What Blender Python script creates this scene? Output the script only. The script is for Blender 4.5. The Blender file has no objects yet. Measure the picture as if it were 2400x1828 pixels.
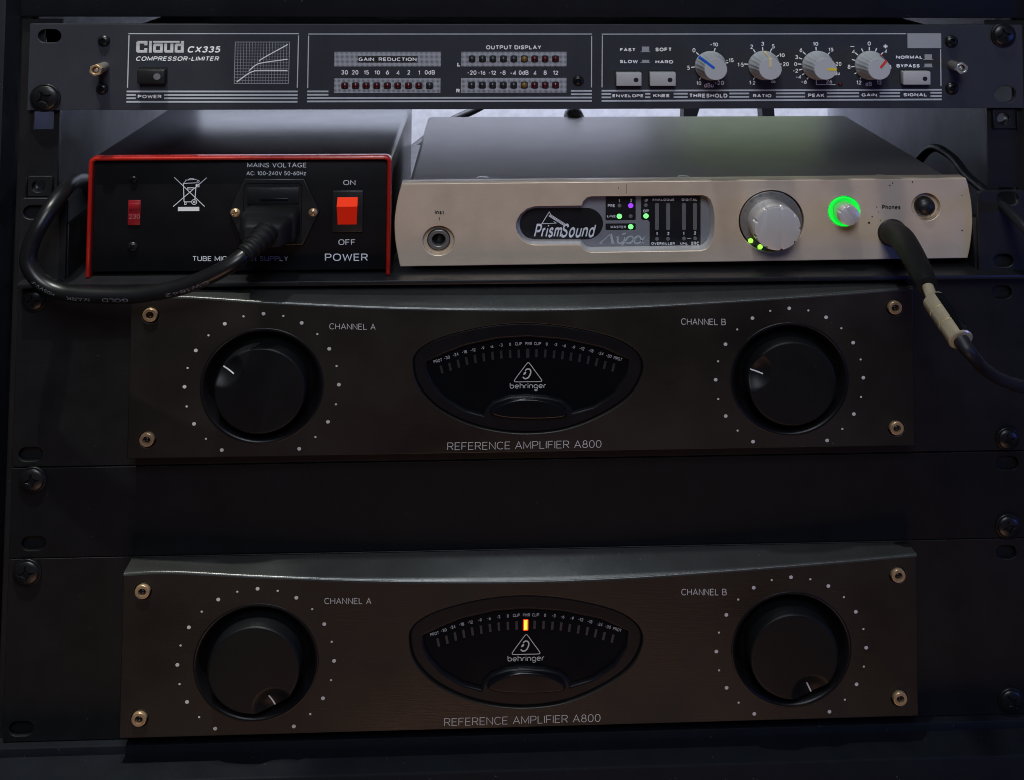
import bpy, bmesh, math, random
from mathutils import Vector, Matrix
random.seed(7)
sc = bpy.context.scene
sc.render.engine = 'CYCLES'
COL = sc.collection
R = math.radians
# ------------------------------------------------------------------ camera
CX, CZ, FPX, U0, V0, KZ, CD = 218.26, 58.91, 2870.57, 1296.8, -416.1, 0.9147, 600.0
_a, _b, _c = 0.06727, -0.05154, -0.00623
def _rot():
    return Matrix.Rotation(_b, 3, 'Z') @ Matrix.Rotation(_a, 3, 'X') @ Matrix.Rotation(_c, 3, 'Y')
ROT = _rot()
cam_data = bpy.data.cameras.new('camera')
cam = bpy.data.objects.new('camera', cam_data); COL.objects.link(cam)
m3 = Matrix((ROT.col[0], ROT.col[2], -ROT.col[1])).transposed()
cam.matrix_world = Matrix.Translation((CX*.001, -CD*.001, CZ*.001)) @ m3.to_4x4()
cam_data.sensor_width = 36; cam_data.lens = FPX/2400*36
cam_data.shift_x = (1200-U0)/2400; cam_data.shift_y = -(914-V0)/2400
cam_data.clip_start = .01; cam_data.clip_end = 50
sc.camera = cam
# ------------------------------------------------------------------ world, lamps, exposure
w = bpy.data.worlds.new('World'); sc.world = w; w.use_nodes = True
bg = w.node_tree.nodes['Background']; bg.inputs[0].default_value = (.55, .7, 1, 1); bg.inputs[1].default_value = .012
def area(name, loc, target, size, power, color, sy=None):
    d = bpy.data.lights.new(name, 'AREA'); d.energy = power; d.color = color
    d.size = size
    if sy: d.shape = 'RECTANGLE'; d.size_y = sy
    o = bpy.data.objects.new(name, d); COL.objects.link(o); o.location = loc
    o.rotation_euler = (Vector(target)-Vector(loc)).to_track_quat('-Z', 'Y').to_euler()
    return o
area('ceiling_lamp', (.10, -.36, 1.55), (.18, 0, -.1), .07, 7, (.88, .95, 1))
area('room_lamp', (.22, -1.15, .72), (.25, 0, -.02), .45, 8.0, (.84, .90, 1))
sp = bpy.data.lights.new('slope_spot', 'SPOT'); sp.energy = 75; sp.color = (1, .99, .88); sp.spot_size = R(13.2); sp.spot_blend = .06; sp.shadow_soft_size = .012  # narrow spot added to brighten the left end of the amplifiers' top slopes
spo = bpy.data.objects.new('slope_spot', sp); COL.objects.link(spo); spo.location = (-.045, -.44, 1.5)
spo.rotation_euler = (Vector((-.075, -.010, -.25))-spo.location).to_track_quat('-Z', 'Y').to_euler()
area('warm_floor_fill', (.28, -1.35, -1.75), (.25, 0, -.3), .9, 4.6, (1, .56, .36))  # added low lamp standing in for warm light reflected off the floor
area('blue_room_lamp', (1.05, -.5, -.15), (.47, 0, -.2), .2, .7, (.10, .18, 1))
area('back_room_lamp', (.30, .50, .50), (.30, .78, -.02), 1.0, 15, (.80, .86, 1), .25)
sc.view_settings.view_transform = 'Standard'; sc.view_settings.look = 'None'
sc.cycles.filter_width = 1.0; sc.cycles.denoising_prefilter = 'ACCURATE'
sc.view_settings.exposure = 0; sc.view_settings.gamma = 1; sc.view_settings.use_curve_mapping = False
# ------------------------------------------------------------------ measuring helpers (millimetres; x right, y into the rack, z up)
ZF = {'P': (0, 0, 1), 'A': (0, 0, .32638), 'B': (680, 40, .32638), 'C': (1380, 40, .23572), 'D': (1880, 40, .23572),
      'E': (0, 240, .28571), 'F': (200, 350, .34451), 'G': (900, 240, .27199), 'H': (1200, 440, .23572),
      'I': (1680, 400, .32638), 'J': (0, 640, .36265), 'K': (900, 720, .31732), 'L': (1560, 640, .38078),
      'M': (0, 1060, .45714), 'N': (900, 1280, .32619), 'O': (1560, 1080, .44515)}
def at(fr, x, y, Y=0.0):
    """point of the vertical plane at depth Y that was measured at (x, y) in detail fr"""
    ox, oy, s = ZF[fr]
    d = ROT @ Vector((((ox+x*s)-U0)/FPX, 1, -((oy+y*s)-V0)/FPX))
    t = (Y+CD)/d[1]
    return Vector((CX+d[0]*t, (CZ+d[2]*t)/KZ))
def at3(fr, x, y, Y):
    p = at(fr, x, y, Y); return Vector((p.x, Y, p.y))
def rmm(fr, r, Y=0.0, x=None, y=None):
    ox, oy, s = ZF[fr]
    return r*s/4.85*(CD+Y)/CD
# ------------------------------------------------------------------ materials
def mat(name, col, rough=.5, metal=0, bump=0, bscale=1800, var=.12, vscale=45, dust=0, rvar=.12, emit=None, estr=0, coat=0, spec=.5, brush=0):
    m = bpy.data.materials.new(name); m.use_nodes = True
    nt = m.node_tree; b = nt.nodes['Principled BSDF']; L = nt.links
    b.inputs['Metallic'].default_value = metal; b.inputs['Coat Weight'].default_value = coat
    b.inputs['Specular IOR Level'].default_value = spec
    tc = nt.nodes.new('ShaderNodeTexCoord')
    n = nt.nodes.new('ShaderNodeTexNoise'); n.inputs['Scale'].default_value = vscale; n.inputs['Detail'].default_value = 6
    L.new(tc.outputs['Object'], n.inputs['Vector'])
    mr = nt.nodes.new('ShaderNodeMapRange'); mr.inputs[1].default_value = .3; mr.inputs[2].default_value = .7
    mr.inputs[3].default_value = 1-var; mr.inputs[4].default_value = 1+var
    L.new(n.outputs['Fac'], mr.inputs[0])
    mx = nt.nodes.new('ShaderNodeMix'); mx.data_type = 'RGBA'; mx.blend_type = 'MULTIPLY'; mx.inputs[0].default_value = 1
    mx.inputs[6].default_value = (*col, 1); L.new(mr.outputs[0], mx.inputs[7])
    out = mx.outputs[2]
    if dust:
        n2 = nt.nodes.new('ShaderNodeTexNoise'); n2.inputs['Scale'].default_value = 620; n2.inputs['Detail'].default_value = 2
        L.new(tc.outputs['Object'], n2.inputs['Vector'])
        r2 = nt.nodes.new('ShaderNodeMapRange'); r2.inputs[1].default_value = .735; r2.inputs[2].default_value = .80
        r2.inputs[3].default_value = 0; r2.inputs[4].default_value = dust
        L.new(n2.outputs['Fac'], r2.inputs[0])
        m2 = nt.nodes.new('ShaderNodeMix'); m2.data_type = 'RGBA'; L.new(r2.outputs[0], m2.inputs[0])
        L.new(out, m2.inputs[6]); m2.inputs[7].default_value = (.35, .35, .36, 1); out = m2.outputs[2]
    L.new(out, b.inputs['Base Color'])
    n3 = nt.nodes.new('ShaderNodeTexNoise'); n3.inputs['Scale'].default_value = vscale*1.7; n3.inputs['Detail'].default_value = 5
    L.new(tc.outputs['Object'], n3.inputs['Vector'])
    r3 = nt.nodes.new('ShaderNodeMapRange'); r3.inputs[1].default_value = .3; r3.inputs[2].default_value = .7
    r3.inputs[3].default_value = max(.02, rough*(1-rvar)); r3.inputs[4].default_value = min(1, rough*(1+rvar))
    L.new(n3.outputs['Fac'], r3.inputs[0]); L.new(r3.outputs[0], b.inputs['Roughness'])
    if bump:
        n4 = nt.nodes.new('ShaderNodeTexNoise'); n4.inputs['Scale'].default_value = 1 if brush else bscale; n4.inputs['Detail'].default_value = 2
        if brush:
            mp = nt.nodes.new('ShaderNodeMapping'); mp.inputs['Scale'].default_value = (brush, brush, bscale)
            L.new(tc.outputs['Object'], mp.inputs['Vector']); L.new(mp.outputs[0], n4.inputs['Vector'])
        else: L.new(tc.outputs['Object'], n4.inputs['Vector'])
        bp = nt.nodes.new('ShaderNodeBump'); bp.inputs['Strength'].default_value = bump; bp.inputs['Distance'].default_value = .0002
        L.new(n4.outputs['Fac'], bp.inputs['Height']); L.new(bp.outputs[0], b.inputs['Normal'])
    if emit:
        b.inputs['Emission Color'].default_value = (*emit, 1); b.inputs['Emission Strength'].default_value = estr
    return m
M = {}
def MM(k, *a, **kw): M[k] = mat(k, *a, **kw)
MM('cabinet', (.0045, .006, .0095), .6, bump=.25, bscale=900, dust=.25, spec=.22)
MM('cabinet_inside', (.42, .43, .49), .65, bump=.1, bscale=900)
MM('rail', (.008, .008, .0095), .5, bump=.2, dust=.25, spec=.3)
MM('comp_panel', (.030, .0325, .042), .5, bump=.18, bscale=2200, var=.08, dust=.12, spec=.32)
MM('edge_metal', (.25, .26, .28), .35, 1)
MM('print_white', (.97, .97, .98), .6, var=.02)
MM('print_grey', (.36, .37, .41), .55, var=.08)
MM('print_line', (.52, .55, .59), .55, var=.10)
MM('sticker', (.34, .36, .37), .6, var=.06)
MM('black_plastic', (.012, .012, .013), .38, bump=.12, dust=.15)
MM('black_gloss', (.006, .006, .008), .2, dust=.10, var=.2, spec=.3)
MM('button_grey', (.46, .45, .45), .5, var=.05)
MM('knob_grey', (.50, .51, .52), .42, bump=.08, var=.05)
MM('p_blue', (.0, .13, .75), .45); MM('p_cream', (.78, .66, .36), .45); MM('p_yellow', (.85, .66, .03), .45); MM('p_red', (.75, .05, .03), .45)
MM('led_red', (.06, .004, .007), .18); MM('led_dark', (.02, .024, .026), .2); MM('led_amber', (.17, .09, .018), .25); MM('led_well', (.008, .008, .01), .5)
MM('brass', (.58, .40, .23), .32, .6, var=.2, vscale=300)
MM('steel', (.52, .50, .48), .3, .65, var=.15, vscale=300)
MM('screw_black', (.010, .010, .012), .32, .2, var=.2, vscale=250, bump=.1)
MM('psu_red', (.40, .013, .007), .28, var=.12, bump=.08, coat=.3)
MM('psu_lid', (.016, .006, .009), .22, bump=.03, bscale=1400, var=.1, dust=.1, spec=.6, rvar=.04)
MM('psu_panel', (.0045, .0045, .006), .5, dust=.12, spec=.2)
MM('selector_red', (.26, .008, .014), .4)
MM('rocker_red', (.30, .006, .002), .5, emit=(1, .025, .004), estr=.26, spec=.12)
MM('rocker_lit', (.34, .008, .003), .5, emit=(1, .05, .007), estr=.62, spec=.12)
MM('psu_print', (.80, .82, .86), .6, var=.06)
MM('pale_print', (.30, .13, .13), .6)
MM('champagne', (.74, .60, .455), .40, .35, bump=.2, bscale=2600, brush=500, var=.06, rvar=.16)
MM('lid_grey', (.31, .285, .275), .40, .75, bump=.10, bscale=2600, var=.02, rvar=.03)
MM('silver', (.80, .77, .755), .32, .45, bump=.08, var=.05)
MM('silver_dark', (.30, .28, .26), .38, .6, var=.1)
MM('display_grey', (.22, .225, .25), .45, var=.05)
MM('display_black', (.008, .008, .011), .4)
MM('display_print', (.66, .67, .72), .5)
MM('lens_grey', (.16, .16, .17), .4)
MM('ink', (.02, .018, .016), .6)
MM('led_green', (.1, .6, .1), .3, emit=(.13, 1, .15), estr=2.2)
MM('led_lime', (.2, .6, .1), .3, emit=(.30, 1, .06), estr=1.8)
MM('led_violet', (.10, .03, .2), .3, emit=(.24, .035, 1), estr=1.7)
MM('bowl_green', (.05, .75, .10), .35, emit=(.0, 1, .05), estr=.55); MM('glow_green', (.03, .4, .06), .3, emit=(.0, 1, .05), estr=1.1)
MM('amber_lit', (.8, .4, .05), .3, emit=(1, .31, .025), estr=2.8); MM('amber_glow', (.4, .03, .0), .4, emit=(1, .06, .005), estr=.8)
MM('rubber', (.007, .007, .008), .6, bump=.15, dust=.2, spec=.25)
MM('cable_black', (.007, .007, .008), .33, bump=.05, bscale=500, dust=.15, spec=.42)
MM('knurl', (.72, .71, .68), .4, .1, var=.1); MM('cable_matt', (.012, .012, .016), .5, dust=.1)
MM('cable_print', (.15, .165, .19), .6)
MM('gold', (.82, .68, .46), .24, .58, var=.10, vscale=200)
MM('amp_ear', (.005, .0055, .0068), .5, bump=.16, bscale=2600, brush=90, var=.15, dust=.2, spec=.32)
MM('amp_plate', (.0115, .0096, .0086), .42, bump=.14, bscale=2600, brush=90, var=.22, vscale=14, dust=.2, spec=.45, rvar=.34)
MM('amp_bevel', (.062, .064, .062), .26, .35, bump=.16, bscale=3200, var=.12, dust=.5)
MM('amp_dish', (.005, .005, .0065), .34, bump=.08, spec=.3)
MM('amp_knob', (.006, .0065, .0075), .42, bump=.04, dust=.1, spec=.22)
MM('meter_frame', (.007, .007, .009), .36, bump=.06, spec=.2)
MM('meter_glass', (.0045, .0045, .006), .10, dust=.08)
MM('amp_print', (.62, .60, .58), .6, var=.06)
MM('amp_print_dim', (.45, .45, .48), .6)
MM('segment_off', (.030, .030, .036), .3)
MM('indicator_white', (.75, .75, .75), .5)
MM('blank', (.006, .0062, .0075), .5, bump=.25, bscale=1500, dust=.2, spec=.18)
MM('shelf', (.010, .010, .012), .42, bump=.2, dust=.2)
MM('wall_fabric', (.66, .67, .74), .9, bump=.6, bscale=500, var=.10, vscale=130)
MM('reflection_green', (.30, .37, .20), .8); MM('post_black', (.012, .012, .014), .6)
# printed dot screen of the display boxes: a fine light grid on the dark panel
def screen_mat():
    m = mat('print_screen', (.4, .42, .46), .55)
    nt = m.node_tree; b = nt.nodes['Principled BSDF']
    tc = nt.nodes.new('ShaderNodeTexCoord'); sx = nt.nodes.new('ShaderNodeSeparateXYZ'); nt.links.new(tc.outputs['Object'], sx.inputs[0])
    outs = []
    for k in (0, 2):
        mu = nt.nodes.new('ShaderNodeMath'); mu.operation = 'MULTIPLY'; mu.inputs[1].default_value = 1/.00060
        fr = nt.nodes.new('ShaderNodeMath'); fr.operation = 'FRACT'
        gt = nt.nodes.new('ShaderNodeMath'); gt.operation = 'LESS_THAN'; gt.inputs[1].default_value = .37
        nt.links.new(sx.outputs[k], mu.inputs[0]); nt.links.new(mu.outputs[0], fr.inputs[0]); nt.links.new(fr.outputs[0], gt.inputs[0]); outs.append(gt)
    mxx = nt.nodes.new('ShaderNodeMath'); mxx.operation = 'MAXIMUM'
    nt.links.new(outs[0].outputs[0], mxx.inputs[0]); nt.links.new(outs[1].outputs[0], mxx.inputs[1])
    mix = nt.nodes.new('ShaderNodeMix'); mix.data_type = 'RGBA'
    mix.inputs[6].default_value = (.05, .052, .062, 1); mix.inputs[7].default_value = (.46, .48, .52, 1)
    nt.links.new(mxx.outputs[0], mix.inputs[0]); nt.links.new(mix.outputs[2], b.inputs['Base Color'])
    return m
M['print_screen'] = screen_mat()
# ------------------------------------------------------------------ objects
def root_of(o):
    while o.parent: o = o.parent
    return o
def thing(name, label, cat, loc=(0, 0, 0), group=None):
    o = bpy.data.objects.new(name, None); COL.objects.link(o); o.empty_display_size = .01
    o.location = (loc[0]*.001, loc[1]*.001, loc[2]*.001*KZ)
    o['label'] = label; o['category'] = cat
    if group: o['group'] = group
    return o
_fonts = {}
def se(cx, cy, rx, ry, a0, a1, n=14, p=2.5):
    o = []
    for i in range(n+1):
        a = R(a0+(a1-a0)*i/n); c, t = math.cos(a), math.sin(a)
        o.append((cx+rx*math.copysign(abs(c)**(2/p), c), cy+ry*math.copysign(abs(t)**(2/p), t)))
    return o
def _sp(L): return [tuple(v) for v in smooth_open([Vector(q) for q in L], 4)]
def font_table():
    T = {}
    T['A'] = (.72, [[(0, 0), (.36, 1), (.72, 0)], [(.13, .32), (.59, .32)]])
    T['B'] = (.62, [[(0, 0), (0, 1), (.32, 1)]+se(.32, .76, .24, .24, 90, -90, 8)+[(0, .52)], [(.02, .52), (.34, .52)]+se(.34, .26, .28, .26, 90, -90, 8)+[(0, 0)]])
    T['C'] = (.68, [se(.37, .5, .37, .5, 42, 318)])
    T['D'] = (.68, [[(0, .02), (0, 1), (.3, 1)]+se(.3, .5, .38, .5, 90, -90)+[(0, 0)]])
    T['E'] = (.54, [[(.54, 1), (0, 1), (0, 0), (.54, 0)], [(0, .52), (.48, .52)]])
    T['F'] = (.54, [[(.54, 1), (0, 1), (0, 0)], [(0, .5), (.47, .5)]])
    T['G'] = (.72, [se(.37, .5, .37, .5, 42, 330)+[(.72, .44), (.42, .44)]])
    T['H'] = (.66, [[(0, 0), (0, 1)], [(.66, 0), (.66, 1)], [(0, .52), (.66, .52)]])
    T['I'] = (.0, [[(0, 0), (0, 1)]])
    T['K'] = (.62, [[(0, 0), (0, 1)], [(.6, 1), (0, .38)], [(.2, .58), (.64, 0)]])
    T['L'] = (.5, [[(0, 1), (0, 0), (.5, 0)]])
    T['M'] = (.8, [[(0, 0), (0, 1), (.4, .15), (.8, 1), (.8, 0)]])
    T['N'] = (.66, [[(0, 0), (0, 1), (.66, 0), (.66, 1)]])
    T['O'] = (.76, [se(.38, .5, .38, .5, 0, 360, 28)])
    T['P'] = (.6, [[(0, 0), (0, 1), (.32, 1)]+se(.32, .73, .28, .27, 90, -90, 8)+[(0, .46)]])
    T['R'] = (.62, [[(0, 0), (0, 1), (.32, 1)]+se(.32, .74, .28, .26, 90, -90, 8)+[(0, .48)], [(.32, .48), (.62, 0)]])
    T['S'] = (.6, [_sp([(.58, .80), (.46, .97), (.28, 1), (.1, .93), (.03, .76), (.14, .59), (.44, .46), (.58, .27), (.5, .07), (.28, 0), (.1, .04), (0, .2)])])
    T['T'] = (.6, [[(0, 1), (.6, 1)], [(.3, 1), (.3, 0)]])
    T['U'] = (.66, [[(0, 1), (0, .4)]+se(.33, .36, .33, .36, 180, 360, 10)+[(.66, 1)]])
    T['V'] = (.68, [[(0, 1), (.34, 0), (.68, 1)]])
    T['W'] = (.95, [[(0, 1), (.22, 0), (.475, .9), (.73, 0), (.95, 1)]])
    T['X'] = (.64, [[(0, 1), (.64, 0)], [(.64, 1), (0, 0)]])
    T['Y'] = (.64, [[(0, 1), (.32, .46), (.64, 1)], [(.32, .46), (.32, 0)]])
    T['0'] = (.56, [se(.28, .5, .28, .5, 0, 360, 28, 2.2)]); T['1'] = (.26, [[(0, .80), (.24, 1), (.24, 0)]])
    T['2'] = (.54, [_sp([(.02, .76), (.1, .94), (.28, 1), (.46, .93), (.52, .74), (.44, .54), (.22, .27), (.02, 0)])+[(.54, 0)]])
    T['3'] = (.52, [_sp([(.02, .82), (.12, .96), (.28, 1), (.44, .92), (.48, .76), (.4, .58), (.22, .53)]), _sp([(.22, .53), (.42, .48), (.52, .28), (.44, .07), (.26, 0), (.08, .05), (0, .2)])])
    T['4'] = (.58, [[(.42, 0), (.42, 1), (0, .26), (.58, .26)]])
    T['5'] = (.54, [[(.48, 1), (.08, 1), (.04, .52)]+_sp([(.04, .52), (.22, .62), (.42, .56), (.52, .33), (.44, .08), (.24, 0), (.08, .04), (0, .17)])])
    T['6'] = (.54, [se(.27, .31, .27, .31, 0, 360, 22, 2.1), _sp([(.42, 1), (.18, .72), (.02, .36)])])
    T['8'] = (.54, [se(.27, .26, .27, .26, 0, 360, 20, 2.1), se(.27, .76, .22, .24, 0, 360, 20, 2.1)])
    T['9'] = (.54, [se(.27, .69, .27, .31, 0, 360, 22, 2.1), _sp([(.12, 0), (.36, .28), (.52, .64)])])
    T['-'] = (.3, [[(0, .45), (.3, .45)]]); T['+'] = (.5, [[(0, .45), (.5, .45)], [(.25, .2), (.25, .7)]])
    T[':'] = (.02, [[(0, 0), (0, .12)], [(0, .55), (0, .67)]]); T['.'] = (.02, [[(0, 0), (0, .1)]]); T['\u00b7'] = (.04, [[(0, .42), (.1, .42)]])
    T['\u221e'] = (1.0, [se(.25, .5, .25, .3, 0, 360, 18, 2), se(.75, .5, .25, .3, 0, 360, 18, 2)])
    T['d'] = (.52, [[(.52, 1), (.52, 0)], se(.26, .35, .26, .35, 0, 360, 20, 2.1)]); T['u'] = (.46, [[(0, .7), (0, .25)]+se(.23, .24, .23, .24, 180, 360, 8)+[(.46, .7)], [(.46, .3), (.46, 0)]])
    T['n'] = (.46, [[(0, 0), (0, .7)], [(0, .4)]+se(.23, .44, .23, .26, 180, 0, 8)+[(.46, 0)]]); T['h'] = (.46, [[(0, 0), (0, 1)], [(0, .4)]+se(.23, .44, .23, .26, 180, 0, 8)+[(.46, 0)]])
    T['m'] = (.8, [[(0, 0), (0, .7)], [(0, .42)]+se(.2, .46, .2, .24, 180, 0, 8)+[(.4, 0)], [(.4, .42)]+se(.6, .46, .2, .24, 180, 0, 8)+[(.8, 0)]])
    T['o'] = (.54, [se(.27, .35, .27, .35, 0, 360, 20, 2.1)]); T['e'] = (.5, [[(0, .37), (.5, .37)]+se(.25, .35, .25, .35, 5, 315, 16, 2.1)])
    T['s'] = (.42, [_sp([(.4, .56), (.3, .68), (.18, .7), (.04, .62), (.04, .46), (.2, .37), (.38, .28), (.4, .1), (.24, 0), (.1, .02), (0, .14)])])
    T['t'] = (.26, [[(.1, .92), (.1, .14), (.16, .02), (.26, .01)], [(0, .7), (.26, .7)]]); T['z'] = (.44, [[(.02, .7), (.44, .7), (0, 0), (.44, 0)]])
    T['r'] = (.26, [[(0, 0), (0, .7)], [(0, .4), (.08, .62), (.26, .68)]]); T['i'] = (.0, [[(0, 0), (0, .7)], [(0, .88), (0, 1)]])
    return T
FT = {}
def glyphs(s, bold=0.0):
    """monoline lettering drawn as flat strokes; returns (x, y, layer) points and faces"""
    if not FT: FT.update(font_table())
    k = (s, bold)
    if k not in _fonts:
        wt = .125+bold*4.2; x = 0.0; vs = []; fs = []; n = 0
        for ch in s:
            if ch == ' ': x += .42; continue
            wd, st = FT[ch]
            for L in st:
                e = MB(); e.line([(x+q[0], q[1]*(1-wt)+wt/2) for q in L], wt, 0); o = len(vs); n += 1
                vs += [(v[0], v[2], n % 5) for v in e.v]; fs += [tuple(o+i for i in f) for f in e.f]
            x += wd+.15+wt
        _fonts[k] = (vs, fs)
    return _fonts[k]
def circ(cx, cz, r, n=48, rz=None):
    rz = rz or r
    return [(cx+r*math.cos(2*math.pi*i/n), cz+rz*math.sin(2*math.pi*i/n)) for i in range(n)]
def slot(cx, cz, wd, h, n=12):
    r = h/2; e = max(0, wd/2-r); o = []
    for i in range(n+1): a = -math.pi/2+math.pi*i/n; o.append((cx+e+r*math.cos(a), cz+r*math.sin(a)))
    for i in range(n+1): a = math.pi/2+math.pi*i/n; o.append((cx-e+r*math.cos(a), cz+r*math.sin(a)))
    return o
def rrect(x0, z0, x1, z1, r=0, n=6):
    if r <= 0: return [(x0, z0), (x1, z0), (x1, z1), (x0, z1)]
    o = []
    for (cx, cz, a0) in ((x1-r, z0+r, -90), (x1-r, z1-r, 0), (x0+r, z1-r, 90), (x0+r, z0+r, 180)):
        for i in range(n+1): a = R(a0+90*i/n); o.append((cx+r*math.cos(a), cz+r*math.sin(a)))
    return o
def smooth_closed(pts, sub=6):
    o = []; n = len(pts)
    for i in range(n):
        p0, p1, p2, p3 = (Vector(pts[(i+k-1) % n]) for k in range(4))
        for j in range(sub):
            t = j/sub
            o.append(tuple(.5*((2*p1)+(-p0+p2)*t+(2*p0-5*p1+4*p2-p3)*t*t+(-p0+3*p1-3*p2+p3)*t**3)))
    return o
def smooth_open(pts, sub=8):
    P = [Vector(p) for p in pts]; P = [2*P[0]-P[1]]+P+[2*P[-1]-P[-2]]; o = []
    for i in range(1, len(P)-2):
        p0, p1, p2, p3 = P[i-1:i+3]
        for j in range(sub):
            t = j/sub
            o.append(.5*((2*p1)+(-p0+p2)*t+(2*p0-5*p1+4*p2-p3)*t*t+(-p0+3*p1-3*p2+p3)*t**3))
    o.append(P[-2]); return o
class MB:
    def __init__(s): s.v = []; s.f = []; s.mi = []; s.slot = 0
    def add(s, vs, fs):
        o = len(s.v); s.v += [tuple(v) for v in vs]
        for f in fs: s.f.append(tuple(o+i for i in f)); s.mi.append(s.slot)
        return s
    def box(s, x0, x1, y0, y1, z0, z1, bevel=0, seg=2):
        bm = bmesh.new(); bmesh.ops.create_cube(bm, size=1)
        for v in bm.verts: v.co = ((x0+x1)/2+v.co.x*(x1-x0), (y0+y1)/2+v.co.y*(y1-y0), (z0+z1)/2+v.co.z*(z1-z0))
        if bevel: bmesh.ops.bevel(bm, geom=bm.edges[:], offset=bevel, segments=seg, profile=.5, affect='EDGES')
        bm.verts.index_update()
        s.add([v.co for v in bm.verts], [[v.index for v in f.verts] for f in bm.faces]); bm.free(); return s
    def flat(s, pts, y):
        return s.add([(p[0], y, p[1]) for p in pts], [list(range(len(pts)))])
    def rect(s, x0, z0, x1, z1, y): return s.flat([(x0, z0), (x1, z0), (x1, z1), (x0, z1)], y)
    def disc(s, cx, cz, r, y, n=20): return s.flat(circ(cx, cz, r, n), y)
    def line(s, pts, wd, y, closed=False):
        P = [Vector((p[0], p[1])) for p in pts]; n = len(P); vs = []; fs = []
        for i in range(n):
            a = P[(i-1) % n] if (closed or i > 0) else None; b = P[(i+1) % n] if (closed or i < n-1) else None
            d1 = (P[i]-a).normalized() if a is not None and (P[i]-a).length > 1e-9 else None
            d2 = (b-P[i]).normalized() if b is not None and (b-P[i]).length > 1e-9 else None
            d = (d1 or d2)+(d2 or d1); d = d.normalized() if d.length > 1e-6 else (d1 or d2)
            nn = Vector((-d.y, d.x)); k = 1
            if d1 and d2: k = 1/max(.45, abs(nn.dot(Vector((-d1.y, d1.x)))))
            for sg in (1, -1): q = P[i]+nn*wd/2*k*sg; vs.append((q.x, y, q.y))
        for i in range(n if closed else n-1):
            j = (i+1) % n; fs.append((2*i, 2*i+1, 2*j+1, 2*j))
        return s.add(vs, fs)
    def lathe(s, cx, cz, prof, seg=48, rmod=None, cap0=False, cap1=True):
        """prof: (radius, y) from back to front, axis along y"""
        vs = []; fs = []
        for k, (r, y) in enumerate(prof):
            for i in range(seg):
                a = 2*math.pi*i/seg; rr = r*(rmod(a, k) if rmod else 1)
                vs.append((cx+rr*math.cos(a), y, cz+rr*math.sin(a)))
        for k in range(len(prof)-1):
            for i in range(seg):
                j = (i+1) % seg; fs.append((k*seg+i, k*seg+j, (k+1)*seg+j, (k+1)*seg+i))
        if cap0: fs.append(tuple(range(seg))[::-1])
        if cap1: fs.append(tuple((len(prof)-1)*seg+i for i in range(seg)))
        return s.add(vs, fs)
    def hdisc(s, cx, cz, r, y0, hf, rings=20, seg=56, skirt=None):
        """round face whose y is y0 - hf(dx, dz); skirt = y the rim runs back to"""
        vs = [(cx, y0-hf(0, 0), cz)]; fs = []
        for k in range(1, rings+1):
            q = r*k/rings
            for i in range(seg):
                a = 2*math.pi*i/seg; dx, dz = q*math.cos(a), q*math.sin(a)
                vs.append((cx+dx, y0-hf(dx, dz), cz+dz))
        for i in range(seg): fs.append((0, 1+i, 1+(i+1) % seg))
        for k in range(rings-1):
            for i in range(seg):
                j = (i+1) % seg; fs.append((1+k*seg+i, 1+(k+1)*seg+i, 1+(k+1)*seg+j, 1+k*seg+j))
        if skirt is not None:
            b = len(vs)
            for i in range(seg): v = vs[1+(rings-1)*seg+i]; vs.append((v[0], skirt, v[2]))
            for i in range(seg): j = (i+1) % seg; fs.append((1+(rings-1)*seg+i, b+i, b+j, 1+(rings-1)*seg+j))
        return s.add(vs, fs)
    def tube(s, pts, rad, seg=20, caps=True):
        P = [Vector(p) for p in pts]; n = len(P); vs = []; fs = []
        t0 = (P[1]-P[0]).normalized(); up = Vector((0, 0, 1)) if abs(t0.z) < .9 else Vector((0, 1, 0))
        nrm = (up-t0*up.dot(t0)).normalized()
        for i in range(n):
            t = (P[min(i+1, n-1)]-P[max(i-1, 0)]).normalized()
            nrm = (nrm-t*nrm.dot(t)).normalized(); bn = t.cross(nrm)
            r = rad(i/(n-1)) if callable(rad) else (rad[i] if isinstance(rad, (list, tuple)) else rad)
            for k in range(seg):
                a = 2*math.pi*k/seg; vs.append(P[i]+(nrm*math.cos(a)+bn*math.sin(a))*r)
        for i in range(n-1):
            for k in range(seg):
                j = (k+1) % seg; fs.append((i*seg+k, i*seg+j, (i+1)*seg+j, (i+1)*seg+k))
        if caps: fs.append(tuple(range(seg))[::-1]); fs.append(tuple((n-1)*seg+k for k in range(seg)))
        return s.add(vs, fs)
    def plate(s, outline, holes, y0, y1, bevel=.3, res=2):
        """flat sheet from y0 (front) to y1 (back) with real openings and rounded edges"""
        c = bpy.data.curves.new('c', 'CURVE'); c.dimensions = '2D'; c.fill_mode = 'BOTH'
        c.extrude = max(.001, (y1-y0)/2-bevel); c.bevel_depth = bevel; c.bevel_resolution = res; c.offset = -bevel
        for L in [outline]+list(holes):
            sp = c.splines.new('POLY'); sp.points.add(len(L)-1)
            for q, p in zip(sp.points, L): q.co = (p[0], p[1], 0, 1)
            sp.use_cyclic_u = True
        o = bpy.data.objects.new('c', c); COL.objects.link(o); bpy.context.view_layer.update()
        me = bpy.data.meshes.new_from_object(o); yc = (y0+y1)/2
        s.add([(v.co.x, yc-v.co.z, v.co.y) for v in me.vertices], [tuple(p.vertices) for p in me.polygons])
        bpy.data.objects.remove(o); bpy.data.curves.remove(c); bpy.data.meshes.remove(me); return s
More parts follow.
